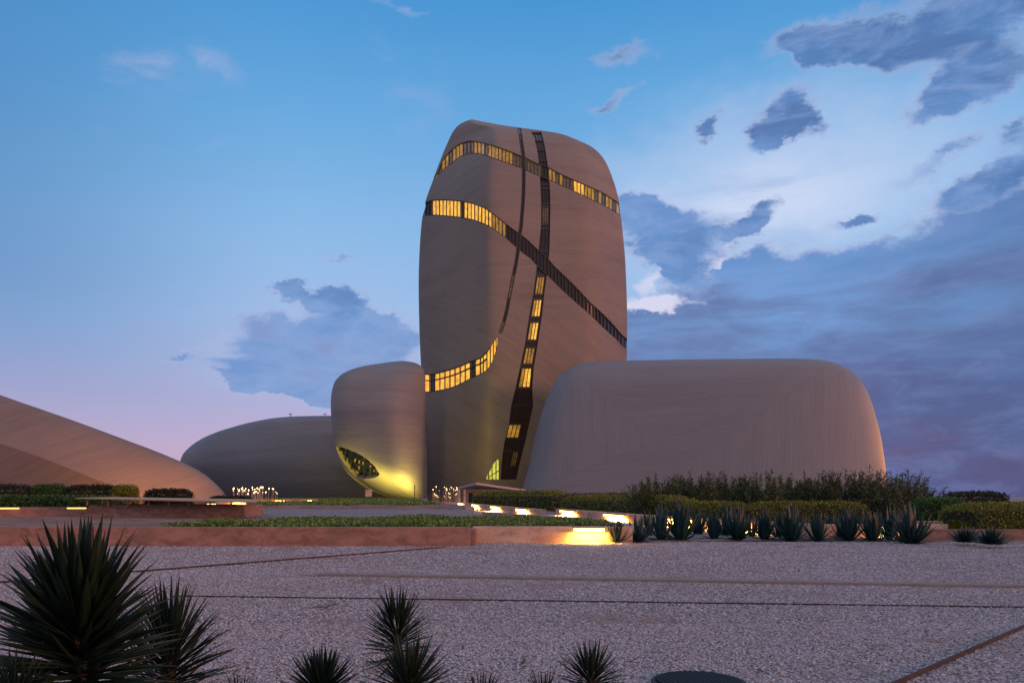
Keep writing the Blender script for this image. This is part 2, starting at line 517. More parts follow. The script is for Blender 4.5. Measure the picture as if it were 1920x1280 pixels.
    def mesh(s):
        ph = np.linspace(0, 2 * math.pi, s.nseg, endpoint=False)
        V = np.concatenate([s.S(ph, np.full_like(ph, z)) for z in s.rings])
        n = s.nseg; m = len(s.rings)
        faces = []
        for j in range(m - 1):
            for i in range(n):
                k = (i + 1) % n
                faces.append((j * n + i, j * n + k, (j + 1) * n + k, (j + 1) * n + i))
        faces.append(tuple(range(n))[::-1])
        faces.append(tuple((m - 1) * n + i for i in range(n)))
        me = mesh(V.tolist(), faces)
        s.bvh = BVHTree.FromPolygons([tuple(v) for v in V], faces)
        return me
    def hit(s, px, py):
        d = Vector(((px - 960) / F, 1.0, (HOR - py) / F)).normalized()
        loc, nrm, idx, dist = s.bvh.ray_cast(Vector((0, 0, EYE)), d)
        if loc is None: return None
        return s.inv(loc), loc.z
    def P(s, ph, z, off):
        z = min(z, s.z1 - 0.1)
        p = s.S(ph, z); return Vector(p + s.N(ph, z) * off)

def polyline(pts):
    ks = np.array([p[0] for p in pts], float); vs = np.array([p[1] for p in pts], float)
    o = np.argsort(ks); return ks[o], vs[o]

def curve_uz(pb, key, ks, pts):
    """pixels of an edge curve turned into points on the building's own surface"""
    a, b = polyline(pts)
    vals = np.interp(ks, a, b)
    uz = [pb.hit(k, v) if key == 'x' else pb.hit(v, k) for k, v in zip(ks, vals)]
    good = [i for i, h in enumerate(uz) if h is not None]
    out = []
    gu = np.unwrap(np.array([uz[i][0] for i in good])); gz = np.array([uz[i][1] for i in good])
    sg = np.sign(gu[-1] - gu[0]) if abs(gu[-1] - gu[0]) > 0.3 else 0.0
    u = np.zeros(len(uz)); z = np.zeros(len(uz))
    for i in range(len(uz)):
        if i in good:
            u[i], z[i] = gu[good.index(i)], gz[good.index(i)]
        elif i < good[0]:
            k = good[0] - i; u[i] = gu[0] - sg * 0.07 * k; z[i] = gz[0] + (gz[0] - gz[2]) * 0.15 * k
        elif i > good[-1]:
            k = i - good[-1]; u[i] = gu[-1] + sg * 0.07 * k; z[i] = gz[-1] + (gz[-1] - gz[-3]) * 0.15 * k
        else:
            u[i] = np.interp(i, good, gu); z[i] = np.interp(i, good, gz)
    return u, z

class Band:
    """a recessed window band between two edge curves"""
    def __init__(s, pb, key, ks, e1, e2, wrap=(0, 0)):
        s.pb = pb; s.ks = list(ks)
        u1, z1 = curve_uz(pb, key, ks, e1); u2, z2 = curve_uz(pb, key, ks, e2)
        for side, cnt in ((0, wrap[0]), (1, wrap[1])):       # carry on round the side of the building
            for _ in range(cnt):
                i, j = (0, 2) if side == 0 else (-1, -3)
                st = 0.10
                sg = np.sign(u1[i] - u1[j])
                dz1 = (z1[i] - z1[j]) * 0.2; dz2 = (z2[i] - z2[j]) * 0.2
                if side == 0:
                    u1 = np.insert(u1, 0, u1[0] + sg * st); u2 = np.insert(u2, 0, u2[0] + sg * st)
                    z1 = np.insert(z1, 0, z1[0] + dz1); z2 = np.insert(z2, 0, z2[0] + dz2); s.ks.insert(0, s.ks[0] - 3)
                else:
                    u1 = np.append(u1, u1[-1] + sg * st); u2 = np.append(u2, u2[-1] + sg * st)
                    z1 = np.append(z1, z1[-1] + dz1); z2 = np.append(z2, z2[-1] + dz2); s.ks.append(s.ks[-1] + 3)
        s.u1, s.z1, s.u2, s.z2 = u1, z1, u2, z2
    def at(s, i, t, off):
        i0 = int(math.floor(i)); i1 = min(i0 + 1, len(s.ks) - 1); f = i - i0
        L = lambda a: a[i0] * (1 - f) + a[i1] * f
        return s.pb.P(L(s.u1) * (1 - t) + L(s.u2) * t, L(s.z1) * (1 - t) + L(s.z2) * t, off)
    def cutter(s, out=0.8, depth=1.1, m=5):
        n = len(s.ks); v = []; w = 2 * (m + 1)
        for i in range(n):
            for t in range(m + 1): v.append(s.at(i, t / m, out))
            for t in range(m, -1, -1): v.append(s.at(i, t / m, -depth))
        f = [tuple(range(w)), tuple(range(n * w - 1, n * w - 1 - w, -1))]
        for i in range(n - 1):
            a = w * i; b = a + w
            for k in range(w):
                f.append((a + k, b + k, b + (k + 1) % w, a + (k + 1) % w))
        return recalc(mesh(v, f))
    def pane(s, i0, i1, t0, t1, off, mat, parent, name='window_pane', g=0.0, tilt=0.0):
        r = lambda: random.uniform(-tilt, tilt)
        c = [s.at(i0, t0, off + r()), s.at(i1, t0, off + r()), s.at(i1, t1, off + r()), s.at(i0, t1, off + r())]
        n = (c[1] - c[0]).cross(c[3] - c[0]).normalized() * 0.06
        v = c + [p + n for p in c]
        return link(name, recalc(mesh(v, [(0, 1, 2, 3), (7, 6, 5, 4), (0, 4, 5, 1), (1, 5, 6, 2), (2, 6, 7, 3), (3, 7, 4, 0)])), mat, parent)
    def rod(s, i0, t0, i1, t1, off, w, d, mat, parent, name='mullion'):
        a = s.at(i0, t0, off); b = s.at(i1, t1, off)
        if (b - a).length < 0.05: return
        dr = (b - a).normalized()
        nn = (s.at((i0 + i1) / 2, (t0 + t1) / 2, off + 1) - s.at((i0 + i1) / 2, (t0 + t1) / 2, off)).normalized()
        sd = dr.cross(nn).normalized()
        v = []
        for p in (a, b):
            for x, y in ((-1, 0), (1, 0), (1, 1), (-1, 1)):
                v.append(p + sd * x * w / 2 + nn * y * d)
        return link(name, recalc(mesh(v, [(0, 1, 2, 3), (4, 7, 6, 5), (0, 4, 5, 1), (1, 5, 6, 2), (2, 6, 7, 3), (3, 7, 4, 0)])), mat, parent)

def rail(b, t, off, w, d, parent):
    n = len(b.ks); v = []; dt = w / max(0.5, (b.at(n // 2, 0, 0) - b.at(n // 2, 1, 0)).length)
    for i in range(n):
        a, c = (t, t + dt) if t < 0.5 else (t - dt, t)
        v += [b.at(i, a, off), b.at(i, c, off), b.at(i, c, off + d), b.at(i, a, off + d)]
    f = [(0, 1, 2, 3), (4 * n - 1, 4 * n - 2, 4 * n - 3, 4 * n - 4)]
    f += [(4 * i + k, 4 * i + 4 + k, 4 * i + 4 + (k + 1) % 4, 4 * i + (k + 1) % 4) for i in range(n - 1) for k in range(4)]
    return link('frame_rail', recalc(mesh(v, f)), M['mullion'], parent)

def cut(shell, cutters):
    """cut the window grooves into the shell and keep it one mesh"""
    for me in cutters:
        c = bpy.data.objects.new('tmp', me); COL.objects.link(c)
        old = shell.data; n0 = len(old.vertices); z0 = max(v.co.z for v in old.vertices)
        for solver in ('MANIFOLD', 'EXACT', 'FAST'):
            md = shell.modifiers.new('b', 'BOOLEAN'); md.operation = 'DIFFERENCE'; md.solver = solver; md.object = c
            dg = bpy.context.evaluated_depsgraph_get()
            new = bpy.data.meshes.new_from_object(shell.evaluated_get(dg))
            shell.modifiers.clear()
            if len(new.vertices) > 0.85 * n0 and len(new.vertices) != n0 and abs(max(v.co.z for v in new.vertices) - z0) < 0.5:
                shell.data = new; bpy.data.meshes.remove(old)
                break
            bpy.data.meshes.remove(new)
        else:
            print('CUT FAILED')
        bpy.data.objects.remove(c); bpy.data.meshes.remove(me)
    new = shell.data
    new.shade_smooth(); new.set_sharp_from_angle(angle=R(38))

def shell_of(pb, name, mat, parent):
    me = pb.mesh(); me.shade_smooth(); me.set_sharp_from_angle(angle=R(50))
    return link(name, me, mat, parent)

# --- the tall tower
TW = Pebble(185,
    [(224, 884), (228, 872), (234, 861), (246, 850), (262, 842), (280, 834), (300, 826), (330, 815), (375, 799), (400, 793), (450, 788),
     (520, 785), (600, 786), (700, 790), (800, 794), (900, 799), (940, 802)],
    [(224, 886), (228, 900), (234, 924), (240, 948), (250, 994), (260, 1046), (268, 1086), (278, 1112), (300, 1133), (330, 1147), (375, 1160), (420, 1166),
     (500, 1173), (600, 1176), (680, 1175), (760, 1165), (850, 1150), (940, 1135)],
    [(224, 0.2), (230, 1.3), (240, 3.0), (262, 7.0), (300, 12.8), (360, 17.5), (450, 20.5), (600, 20.5), (750, 18.5), (860, 16), (940, 14)],
    [(-1.0, 0.15), (-0.30, -1.0), (0.62, -0.66), (1.0, 0.0), (0.75, 0.8), (-0.5, 0.95)], p=24,
    cyf=[(224, 0), (400, 0), (700, -1), (940, 1)])
tower = empty('tower', (3, 185, 0), label='tall curved stone-like tower crossed by dark and lit window bands, highest building', cat='building')
tower.location = (0, 0, 0)
t_shell = shell_of(TW, 'shell', M['clad_tower'], tower)

A_top = [(818, 331), (830, 298.5), (846.7, 279.7), (863, 268), (882, 263), (905, 266.8), (933.5, 275), (961.6, 285.6), (982.7, 294),
         (1008.5, 306.7), (1027, 312.5), (1046, 323), (1074, 336), (1102, 347.7), (1130, 360.6), (1156, 377)]
A_bot = [(818, 333), (832.7, 317), (846.7, 307.8), (860.8, 295), (882, 288), (905, 290), (933.5, 300.8), (961.6, 310), (980, 317),
         (1003.8, 327.8), (1029.6, 338), (1053, 349), (1074, 358), (1100, 371), (1135, 387.5), (1158.5, 401.6)]
B_top = [(796, 378), (816, 374), (839.7, 374), (863, 376), (886.6, 380.5), (910, 390), (928.8, 402.8), (947.5, 418), (966, 432), (985, 445),
         (1006, 465), (1027, 483.6), (1041, 500), (1060, 517.5), (1088, 545.6), (1107, 566.7), (1125.7, 583), (1149, 606.6), (1172.6, 634.7)]
B_bot = [(794, 405), (816, 404), (839.7, 406), (863, 408.6), (886.6, 413), (910, 421.5), (928.8, 432), (947.5, 446), (966, 462.5), (982.7, 476.6),
         (994.4, 484.7), (1008.5, 501), (1027, 517.5), (1050.7, 541), (1078.8, 566.7), (1107, 591), (1130, 613.6), (1158.5, 639.4), (1173.7, 658)]
C_mid = [(239, 973), (247, 974.5), (270, 978), (293.8, 981.5), (322, 982), (364, 981.5), (387.5, 980), (425, 976.8), (446, 973), (472, 971), (494, 967.5),
         (522, 961.6), (541, 958), (557, 954.6), (578.5, 951), (611, 942.8), (632, 935), (640, 931.5)]
D_top = [(934, 632), (928.8, 633.5), (921.7, 646), (912, 659), (900.6, 670), (877, 679), (853.8, 688.6), (830, 695.7), (807, 701.5), (793, 700)]
D_bot = [(935, 634), (932, 651), (927.6, 667.5), (919.4, 686), (910, 698), (891, 706), (875, 714), (853.8, 725), (830, 732), (807, 735.5), (793, 735.5)]
E_l = [(246, 994.4), (265.6, 1003.8), (289, 1008.5), (310, 1010.8), (340.6, 1013), (375.8, 1014), (411, 1015.5), (434, 1013), (462.5, 1010.8), (490.6, 1007),
       (498.8, 1006), (527, 1003.8), (555, 999), (592.5, 992), (625, 987.4), (658, 981.5), (686, 975.6), (724, 967.5), (756, 959), (793.8, 954.6), (831, 945), (864, 940.5), (900, 939)]
E_r = [(246, 1014), (265.6, 1020), (293.8, 1025), (317, 1027), (345, 1030.7), (375.8, 1032), (411, 1032), (458, 1030.7), (487, 1029.6), (517.5, 1025),
       (555, 1020), (583, 1018), (611, 1013), (644, 1008.5), (672, 1003.8), (700, 999), (728.5, 998), (756, 1001), (793, 993), (831, 985), (864, 976), (900, 968)]  # widened low down, where dark panes stand in for shadow on the shell
F_top = [(909, 897), (917, 885), (924, 871), (932, 859), (937, 862)]
F_bot = [(909, 899), (937, 899)]

bA = Band(TW, 'x', np.arange(821, 1157, 6.7), A_top, A_bot, wrap=(3, 4))
bB = Band(TW, 'x', np.arange(797, 1173, 6.6), B_top, B_bot, wrap=(4, 3))
cy = np.arange(240, 636, 11.0)
bC = Band(TW, 'y', cy, [(y, x - 3.6) for y, x in C_mid], [(y, x + 3.6) for y, x in C_mid])
kd = np.concatenate([np.arange(795, 905, 9.5), [905, 912, 919, 925.5, 930.5, 933]])
bD = Band(TW, 'x', kd, D_top, D_bot, wrap=(2, 0))
EY = [247, 262, 280, 300, 345, 352, 381, 386, 420, 428, 470, 513, 517, 552, 560, 594, 603, 638, 651, 683, 689, 727, 760, 795, 822, 846, 875, 899]
bE = Band(TW, 'y', EY, E_l, E_r)
kf = [910, 916, 923, 930.5, 936.5]
bF = Band(TW, 'x', kf, F_top, F_bot)
cut(t_shell, [b.cutter(0.8, dd) for b, dd in ((bA, 0.40), (bB, 0.43), (bC, 0.36), (bD, 0.55), (bE, 0.62), (bF, 0.6))])

rr = random.Random(3)
def louvre_band(b, fn, off, parent, fin=0.16, fdep=0.45, rows=1):
    n = len(b.ks)
    for i in range(n - 1):
        k = (b.ks[i] + b.ks[i + 1]) / 2
        mt = fn(k)
        for r in range(rows):
            b.pane(i, i + 1, r / rows, (r + 1) / rows, off, M[mt], parent)
    for i in range(1, n - 1):
        b.rod(i, 0.0, i, 1.0, off + 0.08, fin * rr.uniform(0.8, 1.3), fdep, M['mullion'], parent)
    for t in (0.0, 1.0): rail(b, t, off + 0.075, 0.22, fdep + 0.03, parent)

def fA(k):
    if k < 880: return rr.choice(['win_mid', 'win_mid', 'win_mid', 'win_dim'])
    if k < 985: return rr.choice(['win_mid', 'win_mid', 'win_mid', 'win_dim'])
    if k < 1012: return 'win_dim'
    if k < 1030: return 'win_dark'
    if k < 1076: return rr.choice(['win_dim', 'win_mid'])
    if k < 1098: return 'win_bright'
    return rr.choice(['win_mid', 'win_mid', 'win_dim'])
def fB(k):
    if k < 808: return 'win_dark'
    if k < 861: return 'win_bright'
    if k < 870: return 'win_dark'
    if k < 922: return 'win_bright'
    if k < 947: return 'win_mid'
    return 'win_dark'
louvre_band(bA, fA, -0.22, tower, fin=0.17, fdep=0.12)
louvre_band(bB, fB, -0.25, tower, fin=0.20, fdep=0.14)
louvre_band(bC, lambda k: 'win_dim' if 515 < k < 560 or 600 < k else 'win_dark', -0.19, tower, fin=0.1, fdep=0.08)
louvre_band(bD, lambda k: 'win_bright' if not (k < 797 or 880 < k < 886 or 803 < k < 812) else 'win_dark', -0.36, tower, fin=0.16, fdep=0.2)
# the row of plates over the lit panes of the low curved window, and its transom
for i in range(2, len(bD.ks) - 5):
    bD.rod(i, 0.36, i + 1, 0.36, -0.28, 0.28, 0.25, M['mullion'], tower, 'transom')
lit = {(517, 552): 'win_mid', (560, 594): 'win_bright', (603, 638): 'win_bright', (651, 683): 'win_mid', (689, 727): 'win_bright',
       (795, 822): 'win_mid', (846, 875): 'win_dim', (386, 420): 'win_dim', (300, 345): 'win_dark'}
for i in range(len(EY) - 1):
    mt = lit.get((EY[i], EY[i + 1]), 'win_dark')
    span = (0.18, 0.86) if mt != 'win_dark' else (0, 1)
    if EY[i] == 795: span = (0.04, 0.60)
    if EY[i] == 846: span = (0.50, 0.78)
    cols = 3
    for c in range(cols):
        a = span[0] + (span[1] - span[0]) * c / cols; d = span[0] + (span[1] - span[0]) * (c + 1) / cols
        mm = mt if not (mt == 'win_bright' and c == 0) else 'win_mid'
        bE.pane(i, i + 1, a, d, -0.42, M[mm], tower)  # the low dark panes also paint the shadow beside the strip
    for c in range(0, cols + 1):
        a = span[0] + (span[1] - span[0]) * c / cols
        bE.rod(i, a, i + 1, a, -0.36, 0.14, 0.14, M['mullion'], tower)
    if mt != 'win_dark':
        for s_, e_ in ((0.0, span[0]), (span[1], 1.0)):
            bE.pane(i, i + 1, s_, e_, -0.395, M['win_dark'], tower, 'side_panel')  # in the low rows the right panel stands for shadow on the shell
    bE.rod(i, 0, i, 1, -0.34, 0.45, 0.14, M['mullion'], tower, 'floor_beam')
for i in range(len(kf) - 1):
    bF.pane(i, i + 1, 0, 1, -0.45, M['win_hall'], tower)
    bF.rod(i + 1, 0, i + 1, 1, -0.38, 0.18, 0.2, M['mullion'], tower)
bF.rod(0.3, 0.55, len(kf) - 1, 0.55, -0.5, 0.15, 0.3, M['mullion'], tower, 'transom')
# thin green light line at the left edge of the tower
u_l = TW.hit(789, 600)[0]
gl = [TW.P(u_l - 0.13, z, 0.02) for z in np.linspace(35, 56, 12)]
M['green'] = lamp_mat('green_light', (0.0, 0.42, 0.28, 1), 1.0)
v = []
for i, p in enumerate(gl):
    n = Vector(TW.N(u_l - 0.13, p.z)); t = Vector((0, 0, 1)).cross(n).normalized()
    w = 0.22 * math.sin(math.pi * (i + 0.3) / 12)
    v += [p - t * w, p + t * w, p + t * w + n * 0.3, p - t * w + n * 0.3]
fc = [(4 * i + k, 4 * i + 4 + k, 4 * i + 4 + (k + 1) % 4, 4 * i + (k + 1) % 4) for i in range(11) for k in range(4)] + [(0, 1, 2, 3), (47, 46, 45, 44)]
link('light_strip', recalc(mesh(v, fc)), M['green'], tower)

# --- the broad box-like pebble on the right
BX = Pebble(150,
    [(672, 1330), (673.5, 1240), (675, 1180), (679, 1130), (684, 1095), (691, 1070), (700, 1055), (715, 1040), (740, 1028), (780, 1014), (820, 1003), (880, 990), (920, 978), (945, 972)],
    [(672, 1440), (673.5, 1480), (675, 1520), (679, 1550), (684, 1570), (691, 1586), (700, 1600), (715, 1615), (740, 1629), (780, 1642), (820, 1652), (880, 1661), (920, 1666), (945, 1669)],
    [(672, 1.5), (673.5, 5), (676, 7.5), (684, 10), (700, 12), (740, 13), (800, 13.5), (945, 14.5)],
    [(-1.0, -0.0), (-0.92, -0.62), (0.35, -1.0), (0.74, -0.93), (0.91, -0.66), (1.0, 0.1), (0.8, 0.9), (-0.8, 0.9)], p=14,
    cyf=[(672, 5), (684, 2.5), (740, 1), (945, 0)])
box = empty('low_building', (0, 0, 0), label='broad box-like rounded grey building standing right of the tower', cat='building')
b_shell = shell_of(BX, 'shell', M['clad_box'], box)

# --- the pebble with the eye-shaped window left of the tower
def chin(x, z):
    zc = np.interp(x, [-33, -28, -24.2, -20, -15.6], [11.5, 8.2, 5.9, 4.0, 2.4])
    t = (zc - z) / 0.7
    return 1.5 * 0.7 * np.logaddexp(0, t)          # the underside slopes back below a crease that falls to the right
PB = Pebble(158,
    [(676.5, 752), (678, 738), (681, 718), (686, 694), (692, 669), (700, 648), (712, 630), (730, 623), (755, 620), (800, 622), (830, 626), (850, 632), (875, 643), (895, 660), (910, 678), (922, 700), (930, 722), (935, 745)],
    [(676.5, 756), (678, 768), (681, 780), (686, 788), (692, 793), (700, 796), (712, 797), (730, 797.5), (755, 798), (800, 799), (830, 800), (850, 800.5), (875, 801), (895, 801), (910, 801), (922, 801), (930, 801), (935, 801)],
    [(676.5, 0.2), (678, 0.8), (684, 2.6), (700, 6.8), (740, 12), (800, 14), (850, 13.5), (892, 13.0), (912, 12), (925, 11), (935, 9.5)],
    [(-1.0, 0.0), (-0.7, -0.80), (0.55, -1.0), (1.0, -0.5), (0.9, 0.6), (0.0, 1.0), (-0.8, 0.7)], p=8,
    cyf=[(676.5, 4), (700, 1), (850, 0), (935, 1)], warp=chin)
peb = empty('pebble_building', (0, 0, 0), label='rounded pebble building with a dark eye-shaped window, lit yellow underneath, touching the tower', cat='building')
p_shell = shell_of(PB, 'shell', M['clad_pebble'], peb)
G_top = [(629, 837), (640, 837.5), (650, 841), (670, 849), (685, 858), (697, 868), (708, 880), (713, 889)]
G_bot = [(629, 838), (634, 850), (645, 868), (655, 882), (668, 894), (680, 898), (700, 896), (713, 890)]
kg = np.concatenate([[630.5, 633], np.arange(638, 709, 6.0), [711]])
bG = Band(PB, 'x', kg, G_top, G_bot)
cut(p_shell, [bG.cutter(0.8, 1.2)])
for i in range(len(kg) - 1):
    for r in range(4):
        bG.pane(i, i + 1, r / 4, (r + 1) / 4, -0.85, M['win_eye'], peb, 'glass_panel', tilt=0.22)
        if 645 < kg[i] and random.random() < 0.28:
            bG.pane(i + 0.25, i + 0.6, r / 4 + 0.05, r / 4 + 0.17, -0.5, M['win_mid'], peb, 'lit_pane')
    if i % 2: bG.rod(i, 0, i, 1, -0.65, 0.12, 0.25, M['mullion'], peb)

# --- the long low pebble behind it
LP = Pebble(195,
    [(779, 600), (780, 570), (782, 540), (786, 505), (792, 472), (800, 440), (812, 402), (825, 374), (840, 353), (855, 341), (870, 337), (882, 340), (900, 352), (920, 372), (940, 395)],
    [(779, 640), (780, 690), (782, 720), (786, 740), (792, 755), (800, 765), (812, 775), (825, 780), (840, 785), (855, 788), (870, 788), (882, 788), (900, 780), (920, 770), (940, 760)],
    [(779, 1), (781, 7), (786, 11), (800, 15), (830, 18), (870, 19), (900, 18), (940, 15)],
    [(-1.0, 0.0), (-0.7, -0.70), (-0.1, -1.0), (0.7, -0.9), (1.0, 0.0), (0.7, 0.8), (-0.6, 0.8)], p=9,
    cyf=[(779, 5), (800, 1), (940, 0)])
low = empty('oval_building', (0, 0, 0), label='long low oval dark building behind the pebble with the eye window', cat='building')
shell_of(LP, 'shell', M['clad_low'], low)
# two small figures of roof plant on it
for px in (549, 613):
    p = at(px, 781, 195)
    rt = empty('roof_mast', (p.x, p.y - 2, p.z - 0.3), label='tiny mast on the oval building, ' + ('farther from' if px == 549 else 'next to') + ' the pebble with the eye window', cat='mast')
    link('pole', bar_me((0, 0, -1.2), (0, 0, 0.9), 0.12, 0.12), M['mullion'], rt)
    link('crossbar', bar_me((-0.5, 0, 0.75), (0.5, 0, 0.75), 0.1, 0.1), M['mullion'], rt)

# --- the sloping shell at the far left, its lower end pointing at the buildings
def ramp_building():
    D = 115
    top = [(-420, 640), (-200, 690), (0, 755), (100, 788), (200, 823), (300, 859), (340, 875), (370, 890), (395, 908), (415, 925), (424, 937)]
    crease = [(-420, 730), (-200, 775), (0, 828), (100, 862), (150, 882), (215, 908), (260, 926), (300, 938), (424, 940)]
    ks = np.concatenate([np.linspace(-420, 300, 70), np.linspace(304, 424, 50)])
    a, b = polyline(top); c, d = polyline(crease)
    V = []; prof = 26
    for k in ks:
        zt = EYE + (HOR - Pebble.pch(np.array([k]), a, b)[0]) / F * (D + 6)
        zc = EYE + (HOR - Pebble.pch(np.array([k]), c, d)[0]) / F * D
        zt = max(zt, 0.2); zc = min(max(zc, 0.05), zt - 0.1)
        x = (k - 960) / F * D
        dep = 14 * min(1.0, max(0.02, (424 - k) / 170.0)) ** 0.5
        y0 = D - 0.5 * dep * 0.25
        # recessed foot, crease, a slope leaning back to the ridge, then the round rear
        pts = [(y0 + 1.6, -1.0), (y0 + 0.9, zc * 0.5), (y0, zc)]
        n1 = (prof - 6) // 2
        for j in range(1, n1 + 1):
            t = j / n1
            pts.append((y0 + dep * 0.45 * t, zc + (zt - zc) * (1 - (1 - t) ** 1.7)))
        for j in range(1, n1 + 1):
            t = j / n1
            pts.append((y0 + dep * (0.45 + 0.55 * t), zt * math.cos(t * math.pi / 2) ** 0.8 if t < 1 else 0.0))
        pts.append((y0 + dep, -1.0))
        while len(pts) < prof: pts.append(pts[-1])
        V += [(x, y, z) for y, z in pts[:prof]]
    n = len(ks); m = prof
    f = [(i * m + j, (i + 1) * m + j, (i + 1) * m + j + 1, i * m + j + 1) for i in range(n - 1) for j in range(m - 1)]
    f += [tuple(range(m)), tuple((n - 1) * m + j for j in range(m))[::-1]]
    me = mesh(V, f)
    bm = bmesh.new(); bm.from_mesh(me)
    bmesh.ops.remove_doubles(bm, verts=bm.verts, dist=0.01)
    bmesh.ops.recalc_face_normals(bm, faces=bm.faces)
    bm.to_mesh(me); bm.free()
    me.shade_smooth(); me.set_sharp_from_angle(angle=R(28))
    return me
ramp = empty('sloping_building', (0, 0, 0), label='brown shell building at the left edge whose roof slopes down to the ground', cat='building')
link('shell', ramp_building(), M['clad_ramp'], ramp)

# ================================================================== ground materials
def gravel_mat(name, light, dark, warm, scale=28.0):
    m, T, b = new_mat(name)
    oc = T.n.new('ShaderNodeTexCoord').outputs['Object']
    vo = T.n.new('ShaderNodeTexVoronoi'); vo.inputs['Scale'].default_value = scale
    T.l.new(oc, vo.inputs['Vector'])
    sp = T.n.new('ShaderNodeSeparateColor'); T.l.new(vo.outputs['Color'], sp.inputs[0])
    stone = T.mix(sp.outputs[0], dark, light)
    stone = T.mix(T.smooth(sp.outputs[1], 0.75, 0.9, 0, 0.6), stone, warm)
    gapm = T.smooth(vo.outputs['Distance'], 0.42, 0.72)
    c = T.mix(gapm, stone, tuple(x * 0.28 for x in dark[:3]) + (1,))
    patch = T.noise(oc, 0.55, 5, 0.6)
    c = T.mix(T.smooth(patch, 0.50, 0.75, 0, 0.55), c, warm)
    sand = T.noise(oc, 0.16, 3, 0.5)
    c = T.mix(T.smooth(sand, 0.35, 0.7, 0, 0.35), c, dark)
    T.l.new(c, b.inputs['Base Color'])
    b.inputs['Roughness'].default_value = 0.9
    b.inputs['Specular IOR Level'].default_value = 0.15
    bn = T.n.new('ShaderNodeBump'); bn.inputs['Strength'].default_value = 0.8; bn.inputs['Distance'].default_value = 0.02
    T.l.new(T.math('SUBTRACT', 1.0, vo.outputs['Distance']), bn.inputs['Height'])
    T.l.new(bn.outputs[0], b.inputs['Normal'])
    return m

def plaster_mat(name, col, stain, sc=1.4):
    m, T, b = new_mat(name)
    oc = T.n.new('ShaderNodeTexCoord').outputs['Object']
    n = T.noise(T.mapping(oc, scale=(1, 1, 2.2)), sc, 6, 0.62, 0.6)
    f = T.noise(oc, 14, 4, 0.6)
    lo = tuple(c * 0.72 for c in col[:3]) + (1,); hi = tuple(min(1, c * 1.18) for c in col[:3]) + (1,)
    c = T.ramp(T.math('MULTIPLY_ADD', T.math('SUBTRACT', f, 0.5), 0.3, n), [(0.38, lo), (0.5, col), (0.62, hi)])
    c = T.mix(T.smooth(T.noise(oc, sc * 0.8, 5, 0.6), 0.52, 0.60, 0, 0.6), c, stain)
    T.l.new(c, b.inputs['Base Color'])
    b.inputs['Roughness'].default_value = 1.0
    b.inputs['Specular IOR Level'].default_value = 0.08
    bn = T.n.new('ShaderNodeBump'); bn.inputs['Strength'].default_value = 0.3; bn.inputs['Distance'].default_value = 0.01
    T.l.new(f, bn.inputs['Height']); T.l.new(bn.outputs[0], b.inputs['Normal'])
    return m

def leaf_mat(name, col, tip=None, trans=0.15, rough=0.55):
    m, T, b = new_mat(name)
    oi = T.n.new('ShaderNodeObjectInfo').outputs['Random']
    oc = T.n.new('ShaderNodeTexCoord').outputs['Object']
    gi = T.n.new('ShaderNodeNewGeometry').outputs['Random Per Island']
    n = T.noise(oc, 3.0, 3, 0.6)
    f = T.math('ADD', T.math('MULTIPLY', gi, 0.5), T.math('MULTIPLY', oi, 0.25))
    f = T.math('ADD', f, T.math('MULTIPLY', n, 0.4))
    lo = tuple(c * 0.5 for c in col[:3]) + (1,); hi = tuple(min(1, c * 1.6) for c in col[:3]) + (1,)
    T.l.new(T.ramp(f, [(0.1, lo), (0.5, col), (0.95, tip or hi)]), b.inputs['Base Color'])
    b.inputs['Roughness'].default_value = rough
    b.inputs['Specular IOR Level'].default_value = 0.3
    return m

M['gravel'] = gravel_mat('gravel', (0.46, 0.41, 0.43, 1), (0.24, 0.21, 0.22, 1), (0.38, 0.27, 0.23, 1))
M['gravel_far'] = gravel_mat('far_gravel', (0.38, 0.33, 0.345, 1), (0.25, 0.22, 0.23, 1), (0.34, 0.25, 0.22, 1), 12)
M['pebble'] = simple('pebble_stone', (0.40, 0.34, 0.35, 1), 0.85)
mm, T, b = new_mat('loose_pebbles'); M['pebble'] = mm
oi = T.n.new('ShaderNodeObjectInfo').outputs['Random']
pc_ = T.ramp(oi, [(0.0, (0.16, 0.14, 0.15, 1)), (0.25, (0.32, 0.285, 0.30, 1)), (0.6, (0.42, 0.38, 0.40, 1)), (0.85, (0.52, 0.475, 0.49, 1)), (1.0, (0.36, 0.24, 0.20, 1))])
ol = T.n.new('ShaderNodeObjectInfo').outputs['Location']
pn = T.noise(ol, 0.55, 4, 0.65)
pc_ = T.mix(T.smooth(pn, 0.54, 0.68, 0, 0.75), pc_, (0.20, 0.115, 0.085, 1))
pc_ = T.mix(T.smooth(T.noise(ol, 0.22, 3, 0.6), 0.42, 0.62, 0, 0.30), pc_, (0.50, 0.47, 0.52, 1))
T.l.new(pc_, b.inputs['Base Color'])
b.inputs['Roughness'].default_value = 0.85
b.inputs['Specular IOR Level'].default_value = 0.2
M['earth'] = plaster_mat('bed_earth', (0.26, 0.155, 0.12, 1), (0.16, 0.10, 0.09, 1), 0.8)
M['base_shade'] = plaster_mat('painted_shade', (0.085, 0.06, 0.05, 1), (0.05, 0.04, 0.035, 1), 2.0)  # dark tone painting the shade under the agaves
M['plaster'] = plaster_mat('terracotta_plaster', (0.33, 0.165, 0.125, 1), (0.24, 0.14, 0.11, 1))
M['plaster2'] = plaster_mat('pale_pink_plaster', (0.54, 0.34, 0.25, 1), (0.48, 0.21, 0.13, 1), 0.9)
M['concrete'] = plaster_mat('mauve_concrete', (0.30, 0.235, 0.235, 1), (0.23, 0.17, 0.16, 1))
M['rough_stone'] = plaster_mat('brown_rubble', (0.24, 0.145, 0.115, 1), (0.17, 0.11, 0.10, 1), 2.5)
